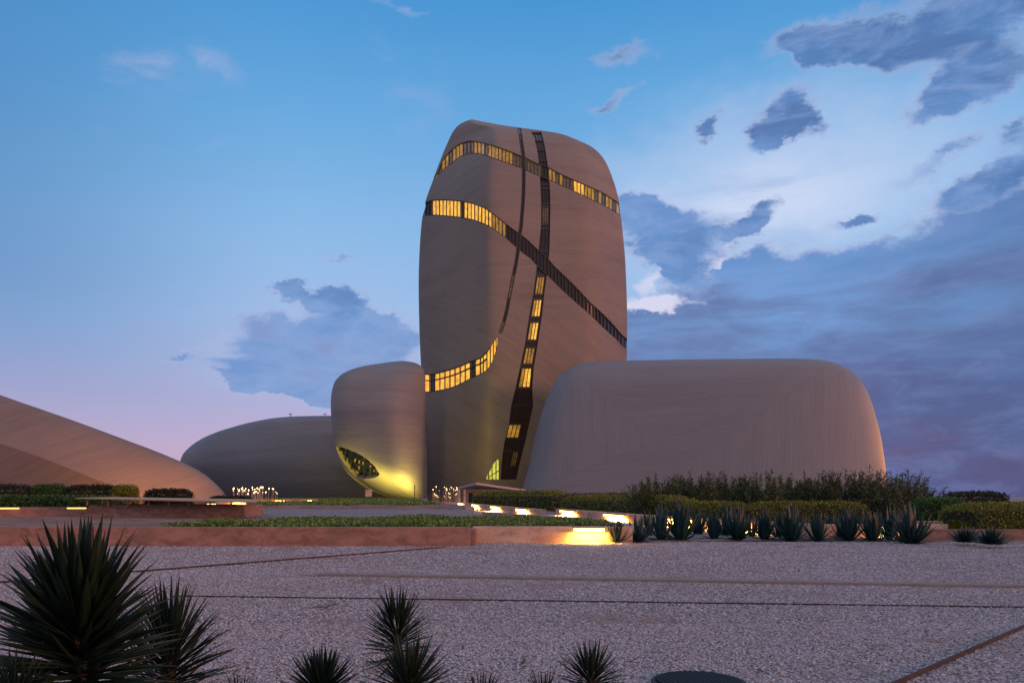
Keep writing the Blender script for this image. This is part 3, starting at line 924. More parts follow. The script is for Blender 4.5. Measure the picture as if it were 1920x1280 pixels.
M['kerb'] = simple('sand_concrete', (0.22, 0.18, 0.16, 1), 0.85, vary=0.15)
M['rust'] = simple('rusty_steel', (0.060, 0.030, 0.024, 1), 0.85, 0.2, 0.35, 5.0)
M['dark_steel'] = simple('dark_steel', (0.035, 0.032, 0.035, 1), 0.6, 0.5)
M['wood'] = simple('tan_slab', (0.42, 0.23, 0.12, 1), 0.6, vary=0.15)
M['roof'] = simple('pale_roof', (0.36, 0.28, 0.27, 1), 0.6)
M['cover'] = simple('manhole_iron', (0.009, 0.013, 0.018, 1), 0.55, 0.4)
M['lamp'] = lamp_mat('amber_lamp', (1.0, 0.50, 0.08, 1), 18.0)
M['lamp_strip'] = lamp_mat('amber_strip', (1.0, 0.55, 0.08, 1), 2.5)
M['lamp_near'] = lamp_mat('near_amber_lamp', (1.0, 0.55, 0.12, 1), 7.0)
M['bulb'] = lamp_mat('warm_bulb', (1.0, 0.62, 0.26, 1), 5.0)
M['yucca'] = leaf_mat('yucca_leaf', (0.009, 0.018, 0.010, 1), tip=(0.018, 0.045, 0.022, 1), rough=0.5)
M['yucca_side'] = leaf_mat('yucca_leaf_olive', (0.012, 0.016, 0.008, 1), rough=0.5)
M['agave'] = leaf_mat('agave_leaf', (0.016, 0.048, 0.048, 1), tip=(0.030, 0.080, 0.080, 1), rough=0.5)
M['hedge'] = leaf_mat('hedge_leaf', (0.145, 0.140, 0.016, 1))
M['hedge_green'] = leaf_mat('green_hedge_leaf', (0.036, 0.085, 0.014, 1))
M['hedge_dark'] = leaf_mat('dark_hedge_leaf', (0.022, 0.026, 0.010, 1))
M['shrub'] = leaf_mat('shrub_leaf', (0.045, 0.058, 0.016, 1), tip=(0.11, 0.14, 0.05, 1))
M['cover_plant'] = leaf_mat('ground_cover_leaf', (0.085, 0.145, 0.020, 1), tip=(0.24, 0.32, 0.10, 1))
M['twig'] = simple('twig_wood', (0.06, 0.04, 0.03, 1), 0.9)

# ================================================================== ground
g = mesh([(-4000, -400, 0), (4000, -400, 0), (4000, 6000, 0), (-4000, 6000, 0)], [(0, 1, 2, 3)])
link('ground', g, M['gravel'], kind='structure')

link('agave_shade', prism_me([(3.6, 27.35), (6, 28.0), (10, 27.9), (13, 28.0), (14.6, 27.3), (15.4, 27.9), (14.4, 30.2), (5.5, 30.2), (4.2, 28.6)], -0.05, 0.006), M['base_shade'], kind='structure')  # dark sheet that paints the shadows at the agave bases

def scatter(name, poly, z, dens, rad, seed, mat):
    me = mesh([(x, y, z) for x, y in poly], [tuple(range(len(poly)))])
    o = link(name, me, mat, kind='stuff')
    ng = bpy.data.node_groups.new(name, 'GeometryNodeTree')
    ng.interface.new_socket('Geometry', in_out='INPUT', socket_type='NodeSocketGeometry')
    ng.interface.new_socket('Geometry', in_out='OUTPUT', socket_type='NodeSocketGeometry')
    n = ng.nodes; l = ng.links
    gi = n.new('NodeGroupInput'); go = n.new('NodeGroupOutput')
    dp = n.new('GeometryNodeDistributePointsOnFaces'); dp.inputs['Density'].default_value = dens; dp.inputs['Seed'].default_value = seed
    ic = n.new('GeometryNodeMeshIcoSphere'); ic.inputs['Radius'].default_value = rad; ic.inputs['Subdivisions'].default_value = 1
    tr = n.new('GeometryNodeTransform'); tr.inputs['Scale'].default_value = (1.2, 0.9, 0.42)
    sm = n.new('GeometryNodeSetMaterial'); sm.inputs['Material'].default_value = mat
    rv = n.new('FunctionNodeRandomValue'); rv.data_type = 'FLOAT_VECTOR'
    rv.inputs[0].default_value = (-0.5, -0.5, 0); rv.inputs[1].default_value = (0.5, 0.5, 6.28)
    rs = n.new('FunctionNodeRandomValue'); rs.data_type = 'FLOAT_VECTOR'
    rs.inputs[0].default_value = (0.45, 0.45, 0.4); rs.inputs[1].default_value = (1.45, 1.35, 1.3)
    ip = n.new('GeometryNodeInstanceOnPoints')
    l.new(gi.outputs[0], dp.inputs['Mesh']); l.new(dp.outputs['Points'], ip.inputs['Points'])
    l.new(ic.outputs['Mesh'], tr.inputs['Geometry']); l.new(tr.outputs[0], sm.inputs['Geometry'])
    l.new(sm.outputs[0], ip.inputs['Instance'])
    l.new(rv.outputs[0], ip.inputs['Rotation']); l.new(rs.outputs[0], ip.inputs['Scale'])
    l.new(ip.outputs[0], go.inputs[0])
    md = o.modifiers.new('scatter', 'NODES'); md.node_group = ng
    return o
scatter('gravel', [(-5.5, 5.0), (5.5, 5.0), (7.6, 10.0), (-7.6, 10.0)], 0.002, 1300, 0.0135, 3, M['pebble'])
scatter('gravel', [(-12.5, 17.5), (12.5, 17.5), (19, 28.0), (4.4, 28.0), (4.4, 27.3), (-1.2, 27.3), (-1.2, 25.5), (-18, 25.5)], 0.002, 170, 0.022, 5, M['pebble'])
scatter('gravel', [(-7.6, 10.0), (7.6, 10.0), (12.5, 17.5), (-12.5, 17.5)], 0.002, 430, 0.016, 4, M['pebble'])

# raised bed behind the long wall, the berm and the grey path behind it
bed_z = lambda y: 0.50 + 0.008 * min(max(y - 27.0, 0), 20)
bed_poly = [(-60, 26.0), (-1.2, 26.0), (-1.2, 27.7), (3.6, 27.7), (3.45, 33), (-1.3, 40.5), (-1.95, 40.6), (-2.45, 50), (-2.6, 54), (-60, 54)]
bf = [(-60, 26.0), (-1.2, 26.0), (-1.2, 27.0), (3.6, 27.0), (3.75, 34), (-60, 34)]
link('planting_bed', prism_me(bed_poly, -0.2, [bed_z(p_[1]) for p_ in bed_poly]), M['earth'], kind='structure')
link('gravel_path', prism_me([(-13.2, 38), (-1.7, 38), (-1.98, 40.6), (-2.55, 50.0), (-17, 50.5)], 0.3, [bed_z(38) + .02, bed_z(38) + .02, bed_z(40.6) + .02, .78, .78]), M['gravel_far'], kind='structure')
def berm():
    V = []; nx, ny = 60, 30
    for j in range(ny):
        t = j / (ny - 1); y = 49.5 + t * 68
        for i in range(nx):
            s_ = i / (nx - 1); xl = -0.333 * y; xr = -2.75 - (y - 51) * 0.181
            x = xl + (xr - xl) * s_
            e_ = min(1, s_ / 0.10, 1) * 1.0
            h = 0.62 + 0.33 * min(1, (y - 49.5) / 4.5) + 0.20 * min(1, max(0, (y - 60) / 30))
            h = h * (0.6 + 0.4 * min(1, e_)) + 0.05 * math.sin(x * 1.3 + y * .7) + random.uniform(-0.02, 0.02)
            if j == 0 or j == ny - 1: h = 0.3
            V.append((x, y, h))
    f = [(j * nx + i, j * nx + i + 1, (j + 1) * nx + i + 1, (j + 1) * nx + i) for j in range(ny - 1) for i in range(nx - 1)]
    return mesh(V, f, True)
link('berm', berm(), M['earth'], kind='structure')
fp = [(3.95, 27.9, .01), (9.5, 28.8, .012), (7.4, 38, .2), (4.5, 58, .35), (-7, 126, .4), (-14, 126, .4), (-2.4, 51.5, .36), (-1.9, 41, .36), (-1.0, 41, .34), (3.9, 33, .14)]
link('footpath', prism_me([p_[:2] for p_ in fp], -0.1, [p_[2] for p_ in fp]), M['gravel_far'], kind='structure')

# ================================================================== low walls with lamps
def wall(label, path, t, z0, z1, mat, lamps=(), lw=0.7, lh=0.09, lm='lamp', below=0.10, group=None, watt=130):
    w = empty('garden_wall', (0, 0, 0), label=label, cat='wall', group=group)
    link('wall_body', wall_me(path, t, z0, z1), M[mat], w)
    P = [Vector(p) for p in path]
    for la in lamps:               # lamp on segment k, centred at fraction s_ or filling s0..s1
        k, s_ = la[0], (la[1] if len(la) == 2 else (la[1] + la[2]) / 2)
        if len(la) == 3: lw = (P[k + 1] - P[k]).length * abs(la[2] - la[1])
        a, c = P[k], P[k + 1]; d = (c - a).normalized(); n = Vector((d.y, -d.x))
        p = a + (c - a) * s_
        z = (z1 if not isinstance(z1, (list, tuple)) else z1[k] + (z1[k + 1] - z1[k]) * s_) - below
        pr = 0.02 if lm == 'lamp_strip' else 0.20
        fr = link('lamp_housing', bar_me((*(p - d * (lw / 2 + 0.03) + n * pr * .55), z + lh / 2 + 0.012), (*(p + d * (lw / 2 + 0.03) + n * pr * .55), z + lh / 2 + 0.012), pr * 1.3, 0.02), M['dark_steel'], w)
        link('lamp_lens', bar_me((*(p - d * lw / 2 + n * pr), z), (*(p + d * lw / 2 + n * pr), z), 0.035, lh), M[lm], fr)
        if lm != 'lamp_strip':
            A = bpy.data.lights.new('lamp_light', 'AREA'); A.shape = 'RECTANGLE'; A.size = lw; A.size_y = 0.05; A.energy = watt * lw; A.color = (1.0, 0.47, 0.07)
            ao = bpy.data.objects.new('lamp_light', A); COL.objects.link(ao); ao.parent = w
            ao.location = (*(p + n * (pr + 0.04)), z - lh / 2 - 0.01); ao.rotation_euler = (0, 0, math.atan2(d.y, d.x))
    return w

wall('long low terracotta wall across the left half of the gravel', [(-24, 25.6), (-1.37, 25.6)], 0.45, -0.1, 0.605, 'plaster')
wall('pale orange low wall lit by a long bright lamp beside the agaves', [(-1.36, 27.4), (4.15, 27.4)], 0.40, -0.1, 0.56, 'plaster2',
     lamps=[(0, 0.725)], lw=1.05, lh=0.11, lm='lamp_near', below=0.10, watt=190)
wall('grey low wall slanting behind the green bed to the agaves', [(-1.24, 41), (3.76, 33), (3.9, 27.9)], -0.35, -0.1, [0.79, 0.68, 0.60], 'concrete')
PA = [Vector((-6.36, 95)), Vector((1.81, 52))]
def frac(px, a, b_):
    k = (px - 960) / F
    # where the line a-b crosses the sight line x = k*y
    return (k * a.y - a.x) / ((b_.x - a.x) - k * (b_.y - a.y))
wall('long low lit wall between the kiosk and the clipped hedges', [tuple(PA[0]), tuple(PA[1])], 0.45, -0.1, [0.86, 0.74], 'plaster2',
     lamps=[(0, frac(p, *PA), frac(q_, *PA)) for p, q_ in ((862, 870), (888, 898), (924, 938), (972, 991))], lh=0.13, below=0.15, watt=900)
PW = [Vector((3.2, 58.5)), Vector((6.87, 38.0)), Vector((11.8, 30.6)), Vector((17.2, 31.4))]
wall('lit low wall running behind the row of agaves', [tuple(p) for p in PW], 0.45, -0.1, [0.70, 0.66, 0.52, 0.50], 'plaster2',
     lamps=[(0, frac(1055, PW[0], PW[1]), frac(1080, PW[0], PW[1])), (0, frac(1138, PW[0], PW[1]), frac(1175, PW[0], PW[1])),
            (1, frac(1249, PW[1], PW[2]), frac(1266, PW[1], PW[2])), (1, frac(1298, PW[1], PW[2]), frac(1314, PW[1], PW[2])),
            (1, frac(1394, PW[1], PW[2]), frac(1412, PW[1], PW[2])), (2, frac(1648, PW[2], PW[3]), frac(1662, PW[2], PW[3]))], lh=0.09, below=0.14, watt=420)
wall('short pink lit wall between the agaves and the far right hedge', [(16.3, 34.2), (21.5, 35.2)], 0.4, -0.1, 0.52, 'plaster2', lamps=[(0, 0.55)], lw=0.35, lh=0.05, below=0.42)
wall('brown low wall behind the two dark rosettes at the far right', [(14.8, 28.9), (24, 28.4)], 0.4, -0.1, 0.40, 'rough_stone')
wall('lit orange wall at the left edge below the hedges', [(-36, 38.5), (-21.6, 40.5)], 0.4, 0.3, 1.05, 'plaster', lamps=[(0, frac(18, Vector((-36, 38.5)), Vector((-21.6, 40.5)))), (0, frac(144, Vector((-36, 38.5)), Vector((-21.6, 40.5))))], lw=0.9, lh=0.06, lm='lamp_strip', below=0.05)
wall('retaining wall edging the grassy mound beside the path', [(-12.3, 104), (-3.0, 54.3), (-2.62, 50.6)], -0.35, 0.1, [1.12, 0.97, 0.93], 'concrete')
wall('short pink end block of the mound wall', [(-2.95, 50.1), (-2.38, 50.1)], 0.5, 0.0, 0.95, 'plaster2')
wall('lit path wall beneath the right cluster of reed lights', [(-17.5, 128), (-8.75, 128)], 0.5, -0.1, 0.60, 'plaster2',
     lamps=[(0, 0.18), (0, 0.72)], lw=0.9, lh=0.16, below=0.2)
wall('curved lit wall beneath the left cluster of reed lights', [(-24.5, 66), (-21, 68), (-18.6, 71.5), (-18.2, 75)], 0.4, 0.2, 1.32, 'plaster2',
     lamps=[(0, 0.45), (1, 0.3), (2, .2)], lw=0.9, lh=0.10, below=0.14)

# ------------------------------------------------------------------ shelter on the rubble wall at the left
sh = empty('shelter', (-16.5, 39, 0), label='long flat-topped shelter on thin posts over a brown stone wall', cat='shelter')
sh.location = (0, 0, 0)
a0 = at(152, 945, 39); a1 = at(462, 946, 38)
def sloped_wall():
    v = [(a0.x + .1, 39, .3), (a1.x, 38, .3), (a1.x, 41, .3), (a0.x + .1, 42, .3),
         (a0.x + .35, 39.1, a0.z), (a1.x - .15, 38.1, a1.z), (a1.x - .15, 41, a1.z), (a0.x + .35, 42, a0.z)]
    return bevel(recalc(mesh(v, [(0, 1, 2, 3), (4, 7, 6, 5), (0, 4, 5, 1), (1, 5, 6, 2), (2, 6, 7, 3), (3, 7, 4, 0)])), 0.02)
link('stone_base', sloped_wall(), M['rough_stone'], sh)
s0 = at(142, 932.6, 38.6); s1 = at(478, 940.2, 36.6)
v = []
for dz_ in (-0.05, 0.0):
    v += [(s0.x, s0.y, s0.z + dz_), (s1.x, s1.y, s1.z + dz_), (s1.x - 0.9, s1.y + 3.6, s1.z + dz_ + .1), (s0.x, s0.y + 3.6, s0.z + dz_ + .03)]
link('roof_slab', recalc(mesh(v, [(0, 1, 2, 3), (7, 6, 5, 4), (0, 4, 5, 1), (1, 5, 6, 2), (2, 6, 7, 3), (3, 7, 4, 0)])), M['wood'], sh)
for px in (163, 202, 240, 278, 316, 354, 393, 432):
    t = (px - 142) / 336
    yb = 945.2 + t; zt = s0.z + (s1.z - s0.z) * t - 0.05
    p = at(px, yb, 38.9 - t)
    link('post', bar_me((p.x, p.y, p.z - 0.03), (p.x + 0.06, p.y, zt + 0.005), 0.06, 0.06), M['wood'], sh)
for px in (392, 400, 447, 455):
    p = at(px, 945.4, 40.5)
    link('light_strip', bar_me((p.x - .09, p.y, p.z + .02), (p.x + .12, p.y, p.z + .02), .05, .04), M['bulb'], sh)

# ------------------------------------------------------------------ kiosk by the entrance
ks_ = empty('kiosk', (0, 0, 0), label='small pink kiosk with a flat overhanging roof at the foot of the tower', cat='kiosk')
link('wall', box_me(-6.3, 0.3, 112, 118, 0, 2.35, 0.02), M['plaster2'], ks_)
link('door', box_me(-6.1, -5.5, 111.93, 111.98, 0, 2.1), M['dark_steel'], ks_)
c = [at(858, 912.5, 110), at(893, 904.2, 107), at(986, 917.3, 112), at(950, 914, 122)]
v = [tuple(p) for p in c] + [(p.x, p.y, p.z - 0.28) for p in c]
link('roof', recalc(mesh(v, [(0, 1, 2, 3), (7, 6, 5, 4), (0, 4, 5, 1), (1, 5, 6, 2), (2, 6, 7, 3), (3, 7, 4, 0)])), M['roof'], ks_)
for px in (861, 871.5):
    p = at(px, 914, 109.5); link('column', box_me(p.x - .15, p.x + .15, 109.3, 109.6, 0, p.z - 0.2), M['plaster2'], ks_)

# sign board and pole on the mound
p = at(691, 924, 88)
sg = empty('sign_board', (p.x, p.y, 0), label='small blank pink board on legs standing on the grassy mound', cat='sign')
link('board', box_me(-0.36, 0.36, -0.05, 0.05, 1.55, 2.35, 0.01), M['plaster2'], sg)
link('leg', box_me(-0.34, -0.28, -0.04, 0.04, 0.9, 1.55), M['dark_steel'], sg)
link('leg', box_me(0.28, 0.34, -0.04, 0.04, 0.9, 1.55), M['dark_steel'], sg)
p = at(777.5, 922, 90)
po = link('pole', bar_me((p.x, p.y, 0.8), (p.x, p.y, 2.85), 0.08, 0.08), M['dark_steel'], None,
          label='thin dark pole standing before the yellow-lit pebble building', cat='pole')

# ------------------------------------------------------------------ reed lights
stem_me = bar_me((0, 0, 0), (0, 0, 1), 0.035, 0.035)
def drop_me():
    bm = bmesh.new(); bmesh.ops.create_icosphere(bm, subdivisions=1, radius=1.0)
    for q in bm.verts: q.co.z *= 1.7
    me = bpy.data.meshes.new('drop'); bm.to_mesh(me); bm.free(); return me
dm = drop_me(); stem_me.materials.append(M['plaster2']); dm.materials.append(M['bulb'])
def reeds(n, x0, x1, y0, y1, zb, h0, h1, label, group, clumps):
    for i in range(n):
        cx = rr.choice(clumps); x = min(max(rr.gauss(cx, 0.07), 0), 1)
        x = x0 + (x1 - x0) * x; y = rr.uniform(y0, y1); h = rr.uniform(h0, h1)
        r = empty('reed_light', (x, y, zb), label=label, cat='lamp', group=group)
        s_ = link('stem', stem_me, None, r); s_.scale = (1, 1, h)
        tx, ty = rr.gauss(0, 0.05), rr.gauss(0, 0.05); s_.rotation_euler = (tx, ty, 0)
        bsz = rr.uniform(0.028, 0.058)
        top = Matrix.Rotation(ty, 4, 'Y') @ Matrix.Rotation(tx, 4, 'X') @ Vector((0, 0, h))
        d = link('bulb', dm, None, s_)
        d.scale = (bsz, bsz, bsz / h * 1.0); d.location = (0, 0, 1.0)
reeds(46, at(440, 0, 78).x, at(517, 0, 78).x, 76, 80, 0.9, 0.9, 1.6, 'glowing reed light in the cluster before the oval building', 'reed lights before the oval building', [0.08, .18, .25, .5, .56, .62, .82, .95])
reeds(44, at(811, 0, 128.6).x, at(858, 0, 128.6).x, 129, 133, 0.0, 1.4, 3.2, 'glowing reed light in the cluster at the foot of the tower', 'reed lights at the foot of the tower', [.05, .15, .38, .45, .5, .6, .88, .96])
reeds(9, at(958, 0, 126).x, at(993, 0, 126).x, 126, 130, 0.0, 2.0, 2.5, 'glowing reed light standing beside the right end of the kiosk roof', 'reed lights right of the kiosk', [.1, .3, .45, .8, .95])

# ------------------------------------------------------------------ yellow floodlights under the pebble building
M['flood'] = lamp_mat('flood_lens', (1.0, 0.85, 0.15, 1), 6.0)
def flood(x, y, z, target, power, label, size=55, blend=0.6, col=(1.0, 0.80, 0.12)):
    e_ = empty('floodlight', (x, y, z), label=label, cat='lamp')
    link('housing', box_me(-0.25, 0.25, -0.15, 0.15, 0, 0.22, 0.02), M['dark_steel'], e_)
    link('lens', box_me(-0.2, 0.2, -0.1, 0.1, 0.223, 0.25), M['flood'], e_)
    L = bpy.data.lights.new('flood', 'SPOT'); L.energy = power; L.color = col; L.spot_size = R(size); L.spot_blend = blend; L.shadow_soft_size = 0.3
    lo = bpy.data.objects.new('flood_light', L); COL.objects.link(lo); lo.parent = e_; lo.location = (0, 0, 0.5)
    lo.rotation_euler = (Vector((x, y, z)) - Vector(target)).to_track_quat('Z', 'Y').to_euler()
flood(-17.8, 144.8, 0.0, (-17.5, 149.5, 5.0), 7500, 'yellow floodlight at the foot of the pebble building, nearest to the tower', 120, 0.9)
flood(-21.5, 144.6, 0.0, (-21.8, 149.5, 3.6), 4300, 'yellow floodlight under the middle of the pebble building', 120, 0.9)
flood(-26.0, 144.8, 0.0, (-26.6, 149.5, 5.0), 5500, 'yellow floodlight under the pebble building below the tip of its eye window', 120, 0.9)
flood(-30.0, 146.0, 0.0, (-31.0, 150, 8.0), 4000, 'yellow floodlight under the left end of the eye window', 110, 0.9)
flood(83, 147, 0.0, (70.5, 149, 12), 75000, 'orange floodlight at the right end of the broad grey building', 90, 1.0, col=(1.0, 0.36, 0.06))
flood(-47, 100, 0.0, (-53, 116, 5.5), 17000, 'orange floodlight on the ground before the sloping building', 110, 1.0, col=(1.0, 0.40, 0.10))
flood(-10, 150, 0.0, (-9, 172, 12), 2600, 'yellow floodlight at the foot of the tower beside the pebble building', 120, 1.0, col=(1.0, 0.72, 0.2))

# ================================================================== gravel edging strips
def strip(a, c, w, h, mat, label):
    return link('edging_strip', bar_me((a[0], a[1], h / 2 - 0.01), (c[0], c[1], h / 2 - 0.01), w, h + 0.02, 0.002), M[mat], None, label=label, cat='edging')
strip((-3.87, 16.1), (10.5, 13.75), 0.34, 0.05, 'kerb', 'broad sandy kerb strip crossing the gravel from the middle to the right edge')
strip((-5.4, 12.72), (8.6, 11.30), 0.018, 0.022, 'dark_steel', 'thin dark edging line crossing the gravel below the broad kerb strip')
strip((-10.2, 13.6), (-2.1, 24.7), 0.035, 0.04, 'rust', 'rusty edging strip running from the left yucca toward the long wall')
strip((2.6, 6.1), (7.2, 10.65), 0.034, 0.036, 'rust', 'rusty edging strip at the lower right corner of the gravel')

# manhole
mh = empty('manhole_cover', (1.60, 6.82, 0), label='round dark ribbed cover lying on the gravel at the bottom edge', cat='cover')
bm = bmesh.new(); bmesh.ops.create_cone(bm, cap_ends=True, segments=48, radius1=0.41, radius2=0.40, depth=0.03)
me = bpy.data.meshes.new('disc'); bm.to_mesh(me); bm.free()
link('disc', me, M['cover'], mh, loc=(0, 0, 0.004))
for i in range(-9, 10):
    x = i * 0.04; h = math.sqrt(max(0.0, 0.36 ** 2 - x * x))
    if h > 0.05:
        o = link('rib', box_me(-0.011, 0.011, -h, h, 0.0, 0.014), M['cover'], mh)
        o.location = (x * math.cos(0.6), x * math.sin(0.6), 0.019); o.rotation_euler = (0, 0, 0.6)

# ================================================================== plants
def blade(wmax, peak, curve, fold, seg=7):
    """a stiff lance leaf of length 1 along +Z, folded along its middle"""
    V = []
    for i in range(seg + 1):
        t = i / seg
        w = wmax * (0.55 + 0.45 * min(1, t / peak)) if t < peak else wmax * (1 - ((t - peak) / (1 - peak)) ** 1.5)
        w = max(w, 0.0015)
        y = curve * t * t
        V += [(-w / 2, y - fold * w, t), (0, y, t), (w / 2, y - fold * w, t), (0, y + 0.10 * w, t)]
    f = []
    for i in range(seg):
        a = 4 * i; b_ = a + 4
        f += [(a, a + 1, b_ + 1, b_), (a + 1, a + 2, b_ + 2, b_ + 1), (a + 2, a + 3, b_ + 3, b_ + 2), (a + 3, a, b_, b_ + 3)]
    return mesh(V, f, True)

yb = [blade(0.085, 0.45, c, 0.25) for c in (0.02, -0.05, -0.12)]
yn = [blade(0.062, 0.4, c, 0.25) for c in (0.02, -0.06, -0.14)]
yo = [m_.copy() for m_ in yb]
for m_ in yb + yn: m_.materials.append(M['yucca'])
for m_ in yo: m_.materials.append(M['yucca_side'])
ab = [blade(0.115, 0.35, c, 0.35, 8) for c in (0.02, -0.06, 0.10)]
for m_ in ab: m_.materials.append(M['agave'])

M['dead'] = leaf_mat('dry_leaf', (0.10, 0.060, 0.032, 1), rough=0.8)
dm_ = [blade(0.07, 0.4, c, 0.3) for c in (-0.3, 0.25)]
for m_ in dm_: m_.materials.append(M['dead'])

def place_leaf(me, parent, base, dirv, L, roll=0.0, wide=1.0):
    o = bpy.data.objects.new('leaf', me); COL.objects.link(o); o.parent = parent
    z = dirv.normalized()
    ref = Vector((0, 0, 1)) if abs(z.z) < 0.98 else Vector((0, 1, 0))
    x = ref.cross(z).normalized(); y = z.cross(x)
    mt = Matrix((x, y, z)).transposed().to_4x4()
    mt = mt @ Matrix.Rotation(roll, 4, 'Z') @ Matrix.Diagonal((L * wide, L * wide, L, 1))
    mt.translation = base
    o.matrix_local = mt
    return o

def yucca(px, py, d, r, n, label, top=None, pmax=115, stem=None, seed=0, meshes=None, wide=1.0, span=0.55, name='yucca'):
    """crown centred on the sight line through (px, py) at distance d"""
    q = random.Random(seed)
    c_ = at(px, py, d)
    e_ = empty(name, (c_.x, c_.y, 0), label=label, cat='yucca')
    H = c_.z
    tw = bar_me((0, 0, -0.05), (0, 0, H + r * 0.1), 0.05, 0.05)
    link('trunk', tw, M['twig'], e_)
    ms = meshes or yb
    for i in range(n):
        t = (i + 0.5) / n
        pol = R(4 + (pmax - 4) * t ** 0.75) + q.gauss(0, 0.07)
        az = i * 2.39996 + q.gauss(0, 0.12)
        L = r * (1.0 if t < 0.12 else 1.05) * q.uniform(0.85, 1.08)
        dv = Vector((math.sin(pol) * math.cos(az), math.sin(pol) * math.sin(az), math.cos(pol)))
        b0 = Vector((0.03 * math.cos(az), 0.03 * math.sin(az), H + r * span * (0.30 - t)))
        dead = t > 0.72 and q.random() < 0.16
        if dead: dv = (dv + Vector((0, 0, -0.5))).normalized(); L *= 0.8
        place_leaf(q.choice(dm_) if dead else q.choice(ms), e_, b0, dv, L, q.gauss(0, 0.25), wide * (0.6 if dead else q.uniform(0.8, 1.12)))
    return e_

yucca(150, 1188, 3.6, 0.40, 300, 'largest dark yucca filling the lower left corner', seed=1, pmax=104, span=1.2, wide=1.2)
yucca(318, 1236, 4.3, 0.345, 220, 'dark yucca right of and behind the largest yucca', seed=2, pmax=104, span=1.1, wide=1.0, meshes=yn)
yucca(745, 1185, 5.1, 0.235, 190, 'tall round-headed yucca at the bottom centre', seed=3, pmax=105, span=1.2, wide=1.0, meshes=yn)
yucca(768, 1283, 4.5, 0.27, 150, 'leafy yucca in front of the tall round-headed one', seed=4, pmax=105, span=0.6, meshes=yn)
yucca(603, 1290, 4.7, 0.235, 130, 'yucca at the bottom edge left of the round-headed one', seed=5, pmax=95, span=0.5)
yucca(1108, 1268, 5.0, 0.215, 150, 'single yucca at the bottom edge left of the round cover', seed=6, pmax=100, span=0.6, meshes=yn)
yucca(1020, 1300, 4.9, 0.145, 60, 'small low yucca tip just left of the single bottom yucca', seed=7, pmax=70, meshes=yn)
yucca(905, 1312, 4.6, 0.17, 60, 'small yucca tip at the bottom edge between the two yucca groups', seed=8, pmax=80, meshes=yn)
yucca(28, 1300, 3.3, 0.17, 80, 'small dark yucca in the extreme bottom left corner', seed=9, pmax=90)
yucca(448, 1305, 4.4, 0.13, 50, 'tiny yucca tip at the bottom edge right of the large yuccas', seed=10, pmax=80, meshes=yn)

agave_spots = [  # px, base row, height px, spread, leaves, lower spread
    (1156, 1017, 46, 1.15, 40), (1197, 1016, 50, .9, 26), (1240, 1013, 66, .6, 20), (1276, 1013, 74, 1.0, 34), (1338, 1011, 52, .55, 22),
    (1384, 1013, 66, .85, 28), (1434, 1012, 58, .6, 24), (1484, 1014, 66, .9, 30), (1533, 1014, 56, .7, 24), (1592, 1013, 62, .7, 28),
    (1636, 1014, 58, .65, 24), (1668, 1012, 62, .55, 20), (1708, 1019, 74, 1.05, 38)]
names = ['leftmost agave of the row, low, at the end of the lit wall', 'second agave from the left end of the row by the lit wall',
         'narrow tall agave left of the tallest of the left half', 'tallest wide agave in the left half of the row', 'slim upright agave right of the tall wide left one',
         'agave with splayed lower leaves, sixth from the left of the row', 'seventh agave of the row, upright and slim', 'wide agave in the middle of the row below the light hedge',
         'lower agave right of the wide middle one', 'upright agave fourth from the right end of the row', 'slim agave left of the small round wall light',
         'narrow agave just right of the small round wall light', 'largest agave at the right end of the row']
fill = [(1216, 1007, 50), (1308, 1005, 56), (1362, 1006, 64), (1410, 1005, 44), (1460, 1007, 48), (1560, 1006, 46), (1614, 1006, 50), (1690, 1009, 48), (1735, 1010, 36), (1136, 1016, 34), (1508, 1006, 44), (1575, 1009, 40), (1650, 1007, 46)]
fn = ['small agave behind the gap between the leftmost agaves', 'agave behind the gap right of the tallest left agave', 'tall agave standing just behind the sixth one of the front row',
      'low agave behind the gap left of the seventh front one', 'low agave behind the gap left of the wide middle one', 'low agave behind, between the lower and the upright right agaves',
      'agave behind the gap left of the slim right one', 'low agave tucked behind the largest right agave', 'small agave right behind the spread of the largest right agave', 'lowest spiky plant at the left end of the agave row before the bright lamp',
      'small agave between the wide middle one and the lower one', 'small agave pressed against the upright right agave', 'small agave behind the small round wall light']
agave_spots += [(a_, b_, c_, .75, 18) for a_, b_, c_ in fill]; names += fn
for (px, by, hp, spd, n), nm in zip(agave_spots, names):
    q = random.Random(px)
    d = F * EYE / (by - HOR)
    H = hp / F * d * 1.12
    e_ = empty('agave', ((px - 960) / F * d, d, 0), label=nm, cat='agave', group='agaves in a row along the lit wall')
    for i in range(n):
        t = (i + 0.5) / n
        pol = R(3 + 62 * spd * t ** 1.5) + q.gauss(0, 0.05)
        az = i * 2.39996 + q.gauss(0, 0.2)
        L = H * (1.0 - 0.28 * t) * q.uniform(0.86, 1.05)
        dv = Vector((math.sin(pol) * math.cos(az), math.sin(pol) * math.sin(az), math.cos(pol)))
        place_leaf(q.choice(ab), e_, Vector((0.05 * math.cos(az), 0.05 * math.sin(az), -0.02)), dv, L, q.gauss(0, 0.2), 1.0 if hp > 45 else .8)
    # a few old leaves lying low
    for i in range(9):
        az = q.uniform(0, 6.28); pol = R(q.uniform(72, 86))
        dv = Vector((math.sin(pol) * math.cos(az), math.sin(pol) * math.sin(az), math.cos(pol)))
        place_leaf(ab[1], e_, Vector((0, 0, 0.03)), dv, H * q.uniform(.45, .7), q.gauss(0, 0.3), .7)
